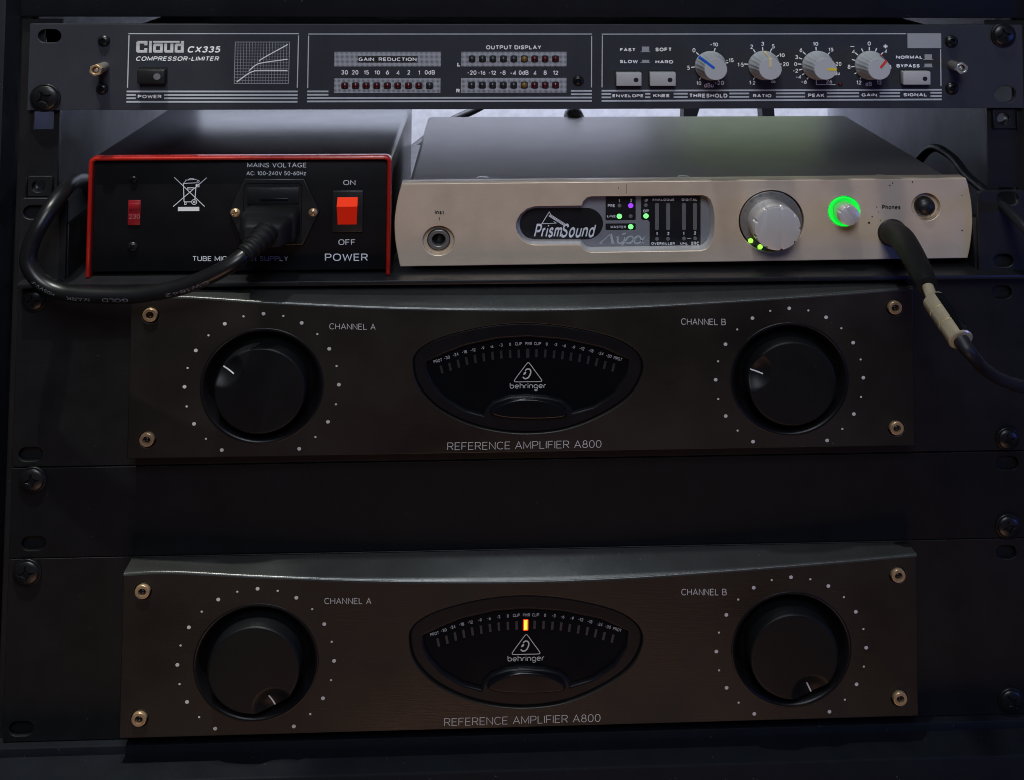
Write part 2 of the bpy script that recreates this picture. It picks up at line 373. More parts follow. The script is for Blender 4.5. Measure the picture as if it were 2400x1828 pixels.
    def text(s, st, fr, box, Y, bold=0.0, slant=0.0, off=.12):
        vs, fs = glyphs(st, bold)
        if not vs: return s
        if slant: vs = [(x+slant*y, y, l) for x, y, l in vs]
        xs = [v[0] for v in vs]; ys = [v[1] for v in vs]; x0, x1, y0, y1 = min(xs), max(xs), min(ys), max(ys)
        bl = at(fr, box[0], box[3], Y); br = at(fr, box[2], box[3], Y); tl = at(fr, box[0], box[1], Y)
        o = []
        for x, y, l in vs:
            a = (x-x0)/(x1-x0); b = (y-y0)/(y1-y0); p = bl+(br-bl)*a+(tl-bl)*b; o.append((p.x, Y-off-.004*l, p.y))
        return s.add(o, fs)
    def text_mm(s, st, c, h, ang, Y, bold=0.0, wid=1.0, off=.12):
        vs, fs = glyphs(st, bold)
        xs = [v[0] for v in vs]; x0, x1 = min(xs), max(xs); k = h; ca, sa = math.cos(ang), math.sin(ang); o = []
        for x, y, l in vs:
            a = (x-(x0+x1)/2)*k*wid; b = y*k-h/2; o.append((c[0]+a*ca-b*sa, Y-off-.004*l, c[1]+a*sa+b*ca))
        return s.add(o, fs)
    def shift(s, dx=0, dy=0, dz=0): s.v = [(a+dx, b+dy, c+dz) for a, b, c in s.v]; return s
    def build(s, name, mats, parent=None, smooth=40, **tags):
        org = root_of(parent).location if parent else Vector((0, 0, 0))
        if parent is None:
            org = Vector(tags.pop('loc')) if 'loc' in tags else Vector((0, 0, 0)); org = Vector((org[0]*.001, org[1]*.001, org[2]*.001*KZ))
        me = bpy.data.meshes.new(name)
        me.from_pydata([(v[0]*.001-org[0], v[1]*.001-org[1], v[2]*.001*KZ-org[2]) for v in s.v], [], s.f)
        bm = bmesh.new(); bm.from_mesh(me); bmesh.ops.recalc_face_normals(bm, faces=bm.faces[:])
        flat = all(abs(v.co.y-bm.verts[0].co.y) < 1e-7 for v in bm.verts) if len(s.v) and (bm.verts.ensure_lookup_table() or True) else False
        if flat:
            for f in bm.faces:
                if f.normal.y > 0: f.normal_flip()
        bm.to_mesh(me); bm.free()
        for m in (mats if isinstance(mats, (list, tuple)) else [mats]): me.materials.append(M[m])
        me.polygons.foreach_set('material_index', s.mi)
        if smooth:
            me.polygons.foreach_set('use_smooth', [True]*len(me.polygons)); me.set_sharp_from_angle(angle=R(smooth))
        me.update()
        o = bpy.data.objects.new(name, me); COL.objects.link(o)
        if parent is None: o.location = org
        else: o.parent = parent
        for k, v in tags.items(): o[k] = v
        return o
def lettering(st, fr, box, Y, m, parent, bold=0.0, slant=0.0, name='lettering'):
    return MB().text(st, fr, box, Y, bold, slant).build(name, m, parent, smooth=0)
def bx(fr, x0, y0, x1, y1, Y):
    a = at(fr, x0, y1, Y); b = at(fr, x1, y0, Y); return a.x, a.y, b.x, b.y     # left, bottom, right, top
def pts(fr, L, Y): return [tuple(at(fr, x, y, Y)) for x, y in L]

# ================================================================== the wall and what stands behind the rack
MB().box(-900, 1500, 780, 800, -900, 1100).build('wall', 'wall_fabric', None, loc=(300, 790, -900), label='pale lavender grey fabric wall brightly lit behind the rack', category='wall')
WALL = bpy.data.objects['wall']
for x0_, x1_, m_ in ((-292, -226, 'post_black'), (-217, -203, 'post_black'), (395, 425, 'post_black'), (432, 640, 'reflection_green')):  # unseen dark strips and green patch, added for the lids to reflect
    MB().box(x0_, x1_, 776, 779.9, -40, 210).build('reflection_panel', m_, WALL)
for i, (xa, xb, xc, xd, lab) in enumerate(((1603, 1640, 1602, 1630, 'wider black stand leg behind the interface, tapering towards its foot'),
                                           (1786, 1814, 1788, 1817, 'slimmer straight black stand leg behind the interface, right of the tapering one'))):
    Y = 560; A = at('P', xa, 255, Y); B = at('P', xb, 255, Y); C_ = at('P', xc, 285, Y); D_ = at('P', xd, 285, Y)
    t = 4.0; zt = A.y; zb = C_.y; e = MB()
    def ext(P, Q, k): return P+(Q-P)*k
    q = [ext(A, C_, -2), ext(B, D_, -2), ext(B, D_, 2.2), ext(A, C_, 2.2)]
    e.add([(p.x, Y, p.y) for p in q]+[(p.x, Y+22, p.y) for p in q], [(0, 1, 2, 3), (7, 6, 5, 4), (0, 4, 5, 1), (1, 5, 6, 2), (2, 6, 7, 3), (3, 7, 4, 0)])
    e.build('stand_leg', 'post_black', None, loc=(q[2].x, Y, q[2].y), label=lab, category='stand leg', group='stand legs behind the rack')
p = [at3('P', x, y, Y) for x, y, Y in ((1160, 232, 430), (1112, 259, 420), (1058, 284, 410), (1003, 322, 395), (955, 362, 370), (930, 400, 340))]
MB().tube(smooth_open(p), 3.4, 14).build('cable', 'cable_matt', None, loc=tuple(p[-1]), label='black cable hanging slantwise against the bright wall behind the interface', category='cable')
# ================================================================== the rack cabinet
cab = thing('rack_cabinet', 'black equipment rack cabinet holding all the audio units', 'rack', (241, 0, -420))
LX, RX = -5.5, 488.5
MB().box(LX-14, LX, -14, 372, -432, 62, .8).build('side_panel', ['cabinet'], cab)
MB().box(RX, RX+16, -6, 372, -432, 62, .8).build('side_panel', ['cabinet'], cab)
MB().box(LX+.2, LX+1.4, 24, 370, -380, 4).build('side_lining', 'cabinet_inside', cab)
MB().box(RX-1.4, RX-.2, 24, 370, -380, 4).build('side_lining', 'cabinet_inside', cab)
zt = at('P', 1200, 42, 1).y
MB().box(LX+.3, RX-.3, 1, 372, zt, zt+50, .8).build('top_panel', 'cabinet', cab)
z1 = at('P', 1250, 1719, -4).y; z2 = at('P', 1250, 1766, -4).y; z3 = at('P', 1250, 1803, -22).y
MB().box(LX+.3, RX-.3, -4, 372, z2, z1, .8).build('bottom_panel', 'cabinet', cab)
MB().box(LX-14, RX+16, -22, 372, z3-60, z3, 1.2).build('plinth', 'cabinet', cab)
def rail(x0, x1, holes):
    MB().plate(rrect(x0, -372, x1, 3, .3), holes, 3.4, 5.4, .15).build('rack_rail', 'rail', cab)
hs = 4.7
def sq(c): return rrect(c[0]-hs, c[1]-hs, c[0]+hs, c[1]+hs, .3)
lx = at('E', 485, 300, 4).x; rx = at('D', 1835, 1000, 4).x
hl = [sq(at('E', 362, 152, 4)), sq(at('E', 338, 685, 4))]
hr = [sq(at('D', 1998, 1010, 4)), sq(at('P', 2362, 460, 4))]
zc = [-6.4, -22.2, -38.1]
slx = at('A', 355, 262, 3).x
hl += [sq((slx+2.2, z)) for z in (zc[0],)]
hr += [sq((at('D', 2000, 775, 3).x, -37.3))]
rail(-4.5, lx, hl); rail(rx, RX-1.6, hr)
for c, lab in ((at('E', 338, 685, 4), 'cage nut in a square rail hole beside the red framed box'), (at('D', 1998, 1010, 4), 'cage nut in a square rail hole under the right end of the compressor')):
    n = thing('cage_nut', lab, 'cage nut', (c.x, 3, c.y), 'cage nuts in the rack rails')
    MB().plate(rrect(c.x-5.6, c.y-5.2, c.x+5.6, c.y+5.2, .5), [circ(c.x-.6, c.y, 3.1)], 2.0, 3.3, .3).build('cage', 'rail', n)
    MB().plate(circ(c.x-.6, c.y, 4.4), [circ(c.x-.6, c.y, 2.9)], 3.6, 8, .2).build('nut', 'screw_black', n)
    e = MB()
    for sx in (-1, 1): e.box(c.x+sx*5.9-.35, c.x+sx*5.9+.35, .6, 3.3, c.y-4.6, c.y+4.6, .15)
    e.build('clip', 'screw_black', n)
# rack screws
def rack_screw(fr, x, y, d, lab, rot=0.0):
    c = at(fr, x, y, -3); r = rmm(fr, d/2)
    t = thing('rack_screw', lab, 'screw', (c.x, 0, c.y), 'cross-head rack screws')
    MB().plate(circ(c.x, c.y, r*1.16), [circ(c.x, c.y, r*.5)], -1.3, -.05, .3).build('washer', 'screw_black', t)
    ca, sa = math.cos(rot), math.sin(rot)
    def hf(dx, dz):
        q = math.hypot(dx, dz)/r; h = 1.55*math.sqrt(max(0, 1-q*q*.96))
        u, v = (dx*ca+dz*sa)/r, (-dx*sa+dz*ca)/r
        k = (abs(u)**.5+abs(v)**.5)
        g = max(0, min(1, (.92-k)/.05)); g = g*g*(3-2*g)
        return h-g*(h*.3+.9)
    MB().hdisc(c.x, c.y, r, -1.3, hf, 30, 72, -1.2).build('head', 'screw_black', t, smooth=60)
rack_screw('A', 312, 712, 185, 'black rack screw at the lower left corner of the compressor', .5)
rack_screw('D', 2020, 188, 225, 'black rack screw at the upper right corner of the compressor', .25)
rack_screw('J', 205, 190, 130, 'black rack screw at the upper left corner of the unlit amplifier, under the cable loop', .1)
rack_screw('L', 2118, 1030, 128, 'black rack screw at the lower right corner of the unlit amplifier', .3)
rack_screw('M', 157, 150, 118, 'black rack screw at the upper left corner of the blank panel', .15)
rack_screw('O', 1815, 355, 118, 'black rack screw at the lower right corner of the blank panel', .2)
rack_screw('M', 128, 628, 122, 'black rack screw at the upper left corner of the amplifier with the orange light', .1)
rack_screw('O', 1830, 1275, 118, 'black rack screw at the lower right corner of the amplifier with the orange light', .6)

# ================================================================== compressor
cmp_ = thing('rack_compressor', 'dark grey one-unit compressor limiter with white print and four grey knobs', 'compressor', (241, 0, -44))
a = at('P', 71, 58); b = at('P', 65, 260); c = at('P', 2395.5, 57.7); d = at('P', 2398.6, 253)
PL, PR, PT, PB = .5, 482.8, .8, -43.6
h1 = at('A', 355, 262); h2 = at('D', 2022, 772)
s1 = at('A', 312, 712); s2 = at('D', 2020, 188)
MB().plate(rrect(PL, PB, PR, PT, .2), [slot(h1.x, h1.y, 11, 7), slot(h2.x, h2.y, 11, 9)], 0, 3, .2).build('front_panel', 'comp_panel', cmp_)
MB().box(48, 440, 3.2, 120, PB+1.5, PT-1.5, .4).build('chassis', 'black_plastic', cmp_)
FP = cmp_.children[0]
W_, G_ = 'print_white', 'print_line'
# printed frames
def frame_lines(segs, name='printed_frame'):
    e = MB()
    for fr, x0, y0, fr2, x1, y1, th in segs:
        P, Q = at(fr, x0, y0), at(fr2, x1, y1); e.line([P, Q], th, -.1)
    e.build(name, G_, FP, smooth=0)
frame_lines([('A', 922, 245, 'A', 2147, 245, .5), ('A', 927, 256, 'A', 916, 633, .5), ('A', 2144, 258, 'A', 2135, 633, .5)])
frame_lines([('B', 130, 125, 'B', 2168, 125, .5), ('B', 133, 136, 'B', 126, 512, .5), ('B', 2165, 138, 'B', 2164, 508, .5)])
frame_lines([('C', 128, 174, 'D', 1033, 170, .5), ('C', 135, 187, 'C', 131, 703, .5), ('D', 1376, 322, 'D', 1380, 690, .5)])
def stripes(segs): frame_lines([(f, x0, y, f2, x1, y2, .86) for f, x0, y, f2, x1, y2 in segs], 'printed_stripes')
stripes([('A', 910, 660, 'A', 2138, 660), ('A', 909, 685, 'A', 975, 685), ('A', 1178, 685, 'A', 2138, 685), ('A', 909, 709, 'A', 975, 709),
         ('A', 1178, 709, 'A', 2137, 709), ('A', 908, 734, 'A', 2136, 734)])
stripes([('B', 123, 537, 'B', 275, 537), ('B', 122, 561, 'B', 275, 561), ('B', 2017, 533, 'B', 2167, 533), ('B', 2017, 557, 'B', 2167, 557),
         ('B', 122, 585, 'B', 2167, 581), ('B', 121, 609, 'B', 2167, 605)])
mid = [('C', 127, 'C', 222), ('C', 560, 'C', 612), ('C', 843, 'C', 983), ('C', 1397, 'C', 1594), ('C', 1860, 'C', 2150), ('D', 245, 'D', 565), ('D', 770, 'D', 973), ('D', 1275, 'D', 1387)]
def yy(fr, x, ya, yb):
    X = (x if fr == 'C' else x+2121.3); return ya+(yb-ya)*(X-127)/3381
stripes([('C', 127, 737, 'D', 1387, 727), ('C', 127, 838, 'D', 1387, 823)] +
        [(f, x0, yy(f, x0, ya, yb), f2, x1, yy(f2, x1, ya, yb)) for (f, x0, f2, x1) in mid for ya, yb in ((769, 757), (803, 790))])
def TX(st, fr, *box, bold=.012, slant=0, m=W_, name='lettering'): return lettering(st, fr, box, 0, m, FP, bold, slant, name)
TX('POWER', 'A', 990, 683, 1160, 711, bold=.02)
TX('COMPRESSOR-LIMITER', 'A', 978, 405, 1575, 440, bold=.012, slant=.25)
TX('CX335', 'A', 1348, 335, 1583, 381, bold=.015, slant=.25)
for s_, x0, y0, x1, y1 in (('ENVELOPE', 235, 768, 540, 806), ('KNEE', 640, 765, 800, 805), ('THRESHOLD', 1003, 765, 1378, 805), ('RATIO', 1632, 764, 1815, 803),
                           ('FAST', 310, 308, 460, 345), ('SOFT', 662, 308, 820, 345), ('SLOW', 308, 428, 487, 467), ('HARD', 662, 428, 838, 466)): TX(s_, 'C', x0, y0, x1, y1, bold=.028)
for s_, x0, y0, x1, y1 in (('PEAK', 58, 760, 220, 800), ('GAIN', 590, 758, 745, 798), ('SIGNAL', 1007, 755, 1237, 797), ('NORMAL', 932, 383, 1193, 423), ('BYPASS', 938, 467, 1168, 506)): TX(s_, 'D', x0, y0, x1, y1, bold=.028)
TX('OUTPUT DISPLAY', 'B', 1407, 202, 1803, 235, bold=.02)
TX('L', 'B', 1200, 332, 1220, 358, bold=.03); TX('R', 'B', 1192, 518, 1218, 546, bold=.03)
# striped logo word
def logo():
    e = MB(); L = at('A', 978, 380); Rr = at('A', 1322, 295); wd, h = Rr.x-L.x, Rr.y-L.y
    rects = {  # unit boxes of each letter (x0, y0, x1, y1) in a 344 x 85 field
        'C': [(0, 8, 24, 77), (8, 0, 80, 20), (8, 65, 80, 85), (58, 52, 80, 70), (58, 12, 80, 30)],
        'l': [(92, 0, 112, 85)],
        'o': [(122, 8, 142, 56), (128, 0, 190, 16), (128, 46, 190, 62), (172, 8, 192, 56)],
        'u': [(202, 6, 222, 62), (208, 0, 262, 16), (246, 0, 268, 62)],
        'd': [(278, 8, 298, 56), (284, 0, 330, 16), (284, 46, 330, 62), (322, 0, 344, 85)],
        'bar': [(120, 71, 312, 85)]}
    N = 13
    for i in range(N):
        z0 = i/N; z1_ = z0+.60/N; y = (z0+.3/N)*85
        for rs in rects.values():
            iv = sorted((r[0], r[2]) for r in rs if r[1] <= y <= r[3]); mg = []
            for s0, s1_ in iv:
                if mg and s0 <= mg[-1][1]: mg[-1][1] = max(mg[-1][1], s1_)
                else: mg.append([s0, s1_])
            for s0, s1_ in mg: e.rect(L.x+s0/344*wd, L.y+z0*h, L.x+s1_/344*wd, L.y+z1_*h, -.11)
    for rs in rects.values():
        pass
    e.build('logo_lettering', W_, FP, smooth=0)
logo()
# graph
def graph():
    e = MB()
    def g(u, v): return at('A', 1690+390*u-8*v, 305+298*v)
    for i in range(20): e.line([g(i/19, 0), g(i/19, 1)], .17 if 0 < i < 19 else .3, -.1)
    for i in range(15): e.line([g(0, i/14), g(1, i/14)], .17 if 0 < i < 14 else .3, -.104)
    e.build('graph_grid', 'print_grey', FP, smooth=0)
    e = MB()
    for L in ([(1700, 592), (1775, 537), (1815, 517), (1860, 509), (2065, 509)], [(1790, 510), (1830, 475), (1880, 455), (2065, 428)], [(1860, 443), (1890, 420), (2068, 322)]):
        q = [Vector((a_[0], a_[1])) for a_ in L]; e.line([at('A', a_[0], a_[1]) for a_ in smooth_open(q, 4)], .5, -.13)
    e.build('graph_curve', W_, FP, smooth=0)
graph()
# display boxes and LEDs
for (x0, y0, x1, y1) in ((317, 253, 1083, 358), (315, 443, 1080, 548), (1228, 253, 1985, 358), (1226, 440, 1985, 547)):
    L, B_, R_, T_ = bx('B', x0, y0, x1, y1, 0); MB().rect(L, B_, R_, T_, -.08).build('display_box', 'print_screen', FP, smooth=0)
L, B_, R_, T_ = bx('B', 485, 283, 915, 330, 0); MB().rect(L, B_, R_, T_, -.12).build('label_field', 'led_well', FP, smooth=0)
lettering('GAIN  REDUCTION', 'B', (492, 290, 908, 322), -.06, W_, FP, .02)
def led(fr, x, y, r, m, par=None, Y=0.0, well=True):
    c = at(fr, x, y, Y); e = MB()
    if well: e.flat(rrect(c.x-r*1.16, c.y-r*1.2, c.x+r*1.16, c.y+r*1.2, r*.45, 2), Y-.13)
    e.slot = 1 if well else 0
    e.lathe(c.x, c.y, [(r, Y-.05), (r, Y-.5), (r*.85, Y-1.0), (r*.5, Y-1.3), (r*.1, Y-1.42)], 20)
    return e.build('indicator_led', ['led_well', m] if well else m, par or cmp_)
for i, x in enumerate((393, 470, 546, 622, 698, 773, 850, 925, 1001)): led('B', x, 496, 1.5, 'led_red' if i < 8 else 'led_dark')
for xs, y in (((1306, 1381, 1456, 1532, 1607, 1682, 1757, 1831, 1906), 304), ((1303, 1379, 1454, 1530, 1606, 1681, 1756, 1831, 1906), 492)):
    for i, x in enumerate(xs): led('B', x, y, 1.5, 'led_dark' if i < 5 else 'led_amber' if i == 5 else 'led_red')
for s_, x0, x1 in (('30', 368, 415), ('20', 442, 490), ('15', 530, 566), ('10', 607, 645), ('6', 687, 711), ('4', 762, 785), ('2', 840, 862), ('1', 922, 932), ('0dB', 967, 1040)): TX(s_, 'B', x0, 384, x1, 416)
for s_, x0, x1 in (('-20', 1275, 1338), ('-16', 1352, 1402), ('-12', 1427, 1478), ('-8', 1508, 1548), ('-4', 1583, 1622), ('0dB', 1642, 1712), ('4', 1746, 1768), ('8', 1820, 1843), ('12', 1888, 1925)): TX(s_, 'B', x0, 386, x1, 418)
# push button pictograms
e = MB()
for (x0, y0, x1, y1, la, lb, ly) in ((528, 298, 600, 347, 514, 612, 350), (528, 430, 600, 455, 512, 610, 458)):
    e.rect(*bx('C', x0, y0, x1, y1, 0), -.1); e.line([at('C', la, ly), at('C', lb, ly)], .3, -.11)
e.build('button_pictogram', 'print_grey', FP, smooth=0)
e = MB()
for (x0, y0, x1, y1, la, lb, ly) in ((1217, 375, 1290, 424, 1203, 1303, 427), (1217, 468, 1290, 497, 1205, 1303, 500)):
    e.rect(*bx('D', x0, y0, x1, y1, 0), -.1); e.line([at('D', la, ly), at('D', lb, ly)], .3, -.11)
e.build('button_pictogram', 'print_grey', FP, smooth=0)
L, B_, R_, T_ = bx('D', 1047, 166, 1380, 313, 0)
MB().box(L, R_, -.25, -.02, B_, T_).build('blank_sticker', 'sticker', cmp_)
# buttons
def button(fr, x0, y0, x1, y1, cx, cy, m, dm, name):
    Y = -4.5; L, B_, R_, T_ = bx(fr, x0, y0, x1, y1, Y)
    MB().rect(L-.5, B_-.6, R_+.5, T_+.9, -.06).build('button_opening', 'led_well', cmp_, smooth=0)
    o = MB().box(L, R_, Y, -.1, B_, T_, .28, 3).build(name, m, cmp_)
    c = at(fr, cx, cy, Y); r = rmm(fr, 25, Y)
    MB().disc(c.x, c.y, r, Y-.03, 24).build('indicator_lens', dm, o, smooth=0)
button('C', 275, 560, 525, 690, 470, 630, 'button_grey', 'led_well', 'push_button')
button('C', 610, 558, 865, 690, 808, 630, 'button_grey', 'led_well', 'push_button')
button('D', 1008, 548, 1277, 678, 1222, 618, 'button_grey', 'led_well', 'push_button')
button('A', 982, 505, 1182, 603, 1127, 553, 'black_plastic', 'lens_grey', 'power_button')
c = at('D', 378, 672); MB().lathe(c.x, c.y, [(1.1, -.05), (1.1, -.4), (.7, -.9), (.1, -1.1)], 20).build('peak_led', 'led_red', cmp_)
# knobs with their scales
def comp_knob(fr, x, y, ang, pm, ticks, labels, extra=()):
    c = at(fr, x, y, 0); r0, r1, D_ = 7.7, 5.35, 15.0
    fl = lambda a_, k: 1-.026*(.5+.5*math.cos(20*a_)) if 2 <= k <= 5 else 1
    e = MB().lathe(c.x, c.y, [(r0, -.6), (r0, -1.6), (r0*.985, -2.1), (6.9, -4), (5.9, -12), (5.62, D_*-1+.35), (r1, -D_)], 160, fl)
    o = e.build('control_knob', 'knob_grey', cmp_, smooth=35)
    s_, k_ = math.sin(ang), math.cos(ang)
    def P(r, y_): return Vector((c.x+s_*r, y_, c.y+k_*r))
    e = MB(); n = Vector((k_, 0, -s_)); wd = .62
    L = [P(.9, -D_-.12), P(r1, -D_-.12), P(5.75, -D_+.5), P(6.05, -12), P(7.0, -4.5), P(7.75, -2.3)]
    vs = []; 
    for q in L: vs += [q+n*wd, q-n*wd]
    top = len(vs)
    e.add(vs, [(2*i, 2*i+1, 2*i+3, 2*i+2) for i in range(len(L)-1)])
    e.build('pointer', pm, o, smooth=0)
    e = MB()
    for f2, tx, ty in ticks:
        p_ = at(f2, tx, ty); dd = (p_-c).normalized(); e.line([p_-dd*1.0, p_+dd*.85], .55, -.1)
    for st, f2, x0, y0, x1, y1 in labels: e.text(st, f2, (x0, y0, x1, y1), 0, .014)
    for L in extra: e.line([at(*q) for q in L], .35, -.1)
    e.build('dial_scale', W_, FP, smooth=0)
comp_knob('C', 1207, 485, R(-50), 'p_blue', [('C', a_, b_) for a_, b_ in ((1080, 367), (1252, 328), (1035, 502), (1110, 612), (1370, 460), (1285, 622))],
          [('0', 'C', 1030, 313, 1060, 355), ('-10', 'C', 1210, 255, 1285, 297), ('-15', 'C', 1368, 412, 1440, 453), ('5', 'C', 978, 488, 1005, 530), ('10', 'C', 1070, 640, 1118, 680), ('-20', 'C', 1255, 637, 1343, 680), ('dBu', 'C', 1147, 660, 1240, 705)])
comp_knob('C', 1737, 482, R(0), 'p_cream', [('C', a_, b_) for a_, b_ in ((1645, 340), (1728, 318), (1812, 333), (1875, 392), (1563, 472), (1900, 472), (1645, 612), (1817, 617))],
          [('2', 'C', 1603, 278, 1632, 320), ('3', 'C', 1714, 250, 1743, 290), ('5', 'C', 1820, 275, 1848, 317), ('10', 'C', 1893, 362, 1948, 402), ('20', 'C', 1927, 452, 1988, 492), ('1·5', 'C', 1480, 455, 1540, 498), ('1·2', 'C', 1595, 635, 1655, 677), ('∞', 'C', 1812, 636, 1856, 660)])
comp_knob('D', 150, 482, R(92), 'p_yellow', [('D', a_, b_) for a_, b_ in ((138, 318), (262, 368), (20, 362), (-18, 415), (-28, 472), (-16, 527), (14, 570), (57, 610), (228, 612), (312, 468))],
          [('10', 'D', 107, 250, 160, 290), ('15', 'D', 262, 307, 310, 347), ('20', 'D', 330, 450, 390, 490), ('26', 'D', 235, 625, 298, 665), ('6', 'C', 2095, 312, 2122, 353), ('3', 'C', 2052, 382, 2080, 422),
           ('0', 'C', 2042, 452, 2070, 492), ('-2', 'C', 2032, 518, 2080, 557), ('-4', 'C', 2060, 578, 2110, 615), ('-6', 'C', 2115, 628, 2168, 668), ('dBu', 'D', 300, 542, 372, 582)],
          [[('D', 140, 630), ('D', 140, 676), ('D', 330, 676)]])
comp_knob('D', 672, 482, R(38), 'p_red', [('D', a_, b_) for a_, b_ in ((597, 332), (667, 318), (735, 328), (793, 367), (540, 370), (510, 430), (505, 497), (535, 560), (585, 606), (757, 610))],
          [('0', 'D', 650, 247, 682, 288), ('+', 'D', 808, 277, 848, 315), ('4', 'D', 492, 325, 522, 363), ('4', 'D', 815, 322, 843, 360), ('8', 'D', 452, 478, 480, 520), ('8', 'D', 860, 480, 886, 522),
           ('12', 'D', 540, 632, 588, 675), ('12', 'D', 742, 630, 790, 675), ('dB', 'D', 630, 648, 692, 690)], [[('D', 480, 297), ('D', 518, 297)]])
# panel screws and stand-offs
for fr, x, y, r in (('A', 742, 296, 2.9), ('A', 728, 642, 2.9), ('D', 1490, 248, 3.3), ('D', 1497, 715, 3.3), ('B', 2070, 462, 2.7)):
    c = at(fr, x, y, -1.2)
    def hf(dx, dz, r=r):
        q = math.hypot(dx, dz); a_ = math.atan2(dz, dx); hx = q*math.cos((a_ % (math.pi/3))-math.pi/6)
        return 1.9*math.sqrt(max(0, 1-(q/r)**2*.95))-(1.5 if hx < r*.42 else 0)
    MB().hdisc(c.x, c.y, r, -.1, hf, 24, 48, -.05).build('panel_screw', 'screw_black', cmp_)
for fr, x, y, in (('A', 685, 508), ('D', 1592, 515)):
    c = at(fr, x, y, -13); e = MB()
    e.lathe(c.x, c.y, [(2.5, -.05), (2.5, -9.5), (2.3, -10)], 24)
    o = e.build('standoff', 'silver_dark', cmp_)
    MB().plate([(c.x+3.1*math.cos(R(60*i+20)), c.y+3.1*math.sin(R(60*i+20))) for i in range(6)], [circ(c.x, c.y, 1.75, 24)], -13, -9.8, .25).build('hex_nut', 'brass' if fr == 'A' else 'steel', o)
    MB().lathe(c.x, c.y, [(1.7, -10.5), (1.2, -11.2), (.4, -11.6)], 20).build('stud', 'steel', o)

# ================================================================== shelf
SZ = -129.2
sh = thing('rack_shelf', 'black rack shelf tray carrying the red framed box and the interface', 'shelf', (241, 0, -131))
zl = at('P', 1200, 667, -7).y
MB().box(1, 482, -7, 320, zl, SZ, .5).build('tray', 'shelf', sh)
zt_l = at('P', 60, 466, 0).y
def ear(x0, x1, z0, z1_, holes): MB().plate(rrect(x0, z0, x1, z1_, 2.2), holes, 0, 2.4, .3).build('mounting_ear', 'shelf', sh)
cl = at('E', 285, 905); x0 = at('P', 46, 468).x
ear(x0, lx+6, -133, zt_l, [slot(cl.x, cl.y, 11, 7)])
cr = at('P', 2362, 462); cr2 = at('P', 2352, 612)
ear(at('P', 2293, 500).x, 483, -133, at('P', 2330, 448).y, [slot(cr.x, cr.y-1, 11, 7), slot(cr2.x, cr2.y, 10, 7)])
for X in (lx+5.5, at('P', 2293, 500).x): MB().box(X-1, X+1, 2.6, 260, -131, zt_l-14, .3).build('side_gusset', 'shelf', sh)

# ================================================================== red framed power supply
psu = thing('power_supply_box', 'black power supply box with a red edged case and glowing red rocker switch', 'power supply', (110, 0, SZ))
YF, YP = 0.0, 3.5
TLo = at('P', 206, 373); TRo = at('P', 918, 363); BLo = at('P', 200, 656); BRo = at('P', 913, 646)
zt, zb = (TLo.y+TRo.y)/2, SZ+.4
xl, xr = (TLo.x+BLo.x)/2, (TRo.x+BRo.x)/2
th = 2.0
def ushape(t0, t1, zbot):
    o = []; r = 3.2
    for i in range(9): a_ = R(180-90*i/8); o.append((xl+t0+r+r*math.cos(a_), zt-t0-r+r*math.sin(a_)))
    for i in range(9): a_ = R(90-90*i/8); o.append((xr-t0-r+r*math.cos(a_), zt-t0-r+r*math.sin(a_)))
    inner = []; r2 = 1.6
    for i in range(9): a_ = R(180-90*i/8); inner.append((xl+t1+r2+r2*math.cos(a_), zt-t1-r2+r2*math.sin(a_)))
    for i in range(9): a_ = R(90-90*i/8); inner.append((xr-t1-r2+r2*math.cos(a_), zt-t1-r2+r2*math.sin(a_)))
    return [(xl+t0, zbot)]+o+[(xr-t0, zbot), (xr-t1, zbot)]+inner[::-1]+[(xl+t1, zbot)]
MB().plate(ushape(0, th, zb), [], YF, 6, .9, 4).build('red_edging', 'psu_red', psu)
MB().plate(ushape(.25, th-.3, zb), [], 5.9, 160, .2).build('case_cover', 'psu_lid', psu)
MB().box(xl+th-.1, xr-th+.1, YP, 155, zb+2, zt-th+.1, .2).build('rear_panel', 'psu_panel', psu)
PP = psu.children[-1]
def PT(st, *box, bold=0.0, m='psu_print'): lettering(st, 'F', box, YP, m, PP, bold)
PT('MAINS VOLTAGE', 1102, 92, 1503, 128); PT('AC: 100-240V 50-60Hz', 1097, 150, 1503, 182, bold=.005)
PT('ON', 1755, 210, 1838, 248); PT('OFF', 1722, 615, 1835, 653); PT('POWER', 1630, 712, 1922, 765); PT('TUBE MIC POWER SUPPLY', 732, 727, 1380, 765)
# crossed-out wheeled bin mark
e = MB()
def bl(L, wd=.36, closed=False): e.line([at('F', x, y, YP) for x, y in L], wd, YP-.12-.004*len(e.f) % .05, closed)
bl([(605, 193), (812, 392)]); bl([(826, 196), (598, 392)])
bl([(668, 238), (672, 360)]); bl([(755, 238), (745, 350)]); bl([(672, 360), (722, 360)]); bl([(665, 235), (758, 230)]); bl([(680, 212), (758, 207)]); bl([(668, 235), (690, 210)])
bl([(700, 208), (712, 202), (735, 202), (745, 208)]); bl([(697, 263), (735, 263), (735, 273), (697, 273)], .3, True)
bl([(676, 362), (686, 362), (686, 378), (676, 378)], .3, True); bl([(760, 240), (774, 240), (774, 258), (758, 258)], .3, True)
for cx, cy, r in ((741, 361, 17), (741, 361, 6), (768, 220, 7)): bl([(cx+r*math.cos(R(20*i)), cy+r*math.sin(R(20*i))) for i in range(18)], .34, True)
e.rect(*bx('F', 630, 394, 776, 423, YP), YP-.12)
e.build('bin_mark', 'psu_print', PP, smooth=0)
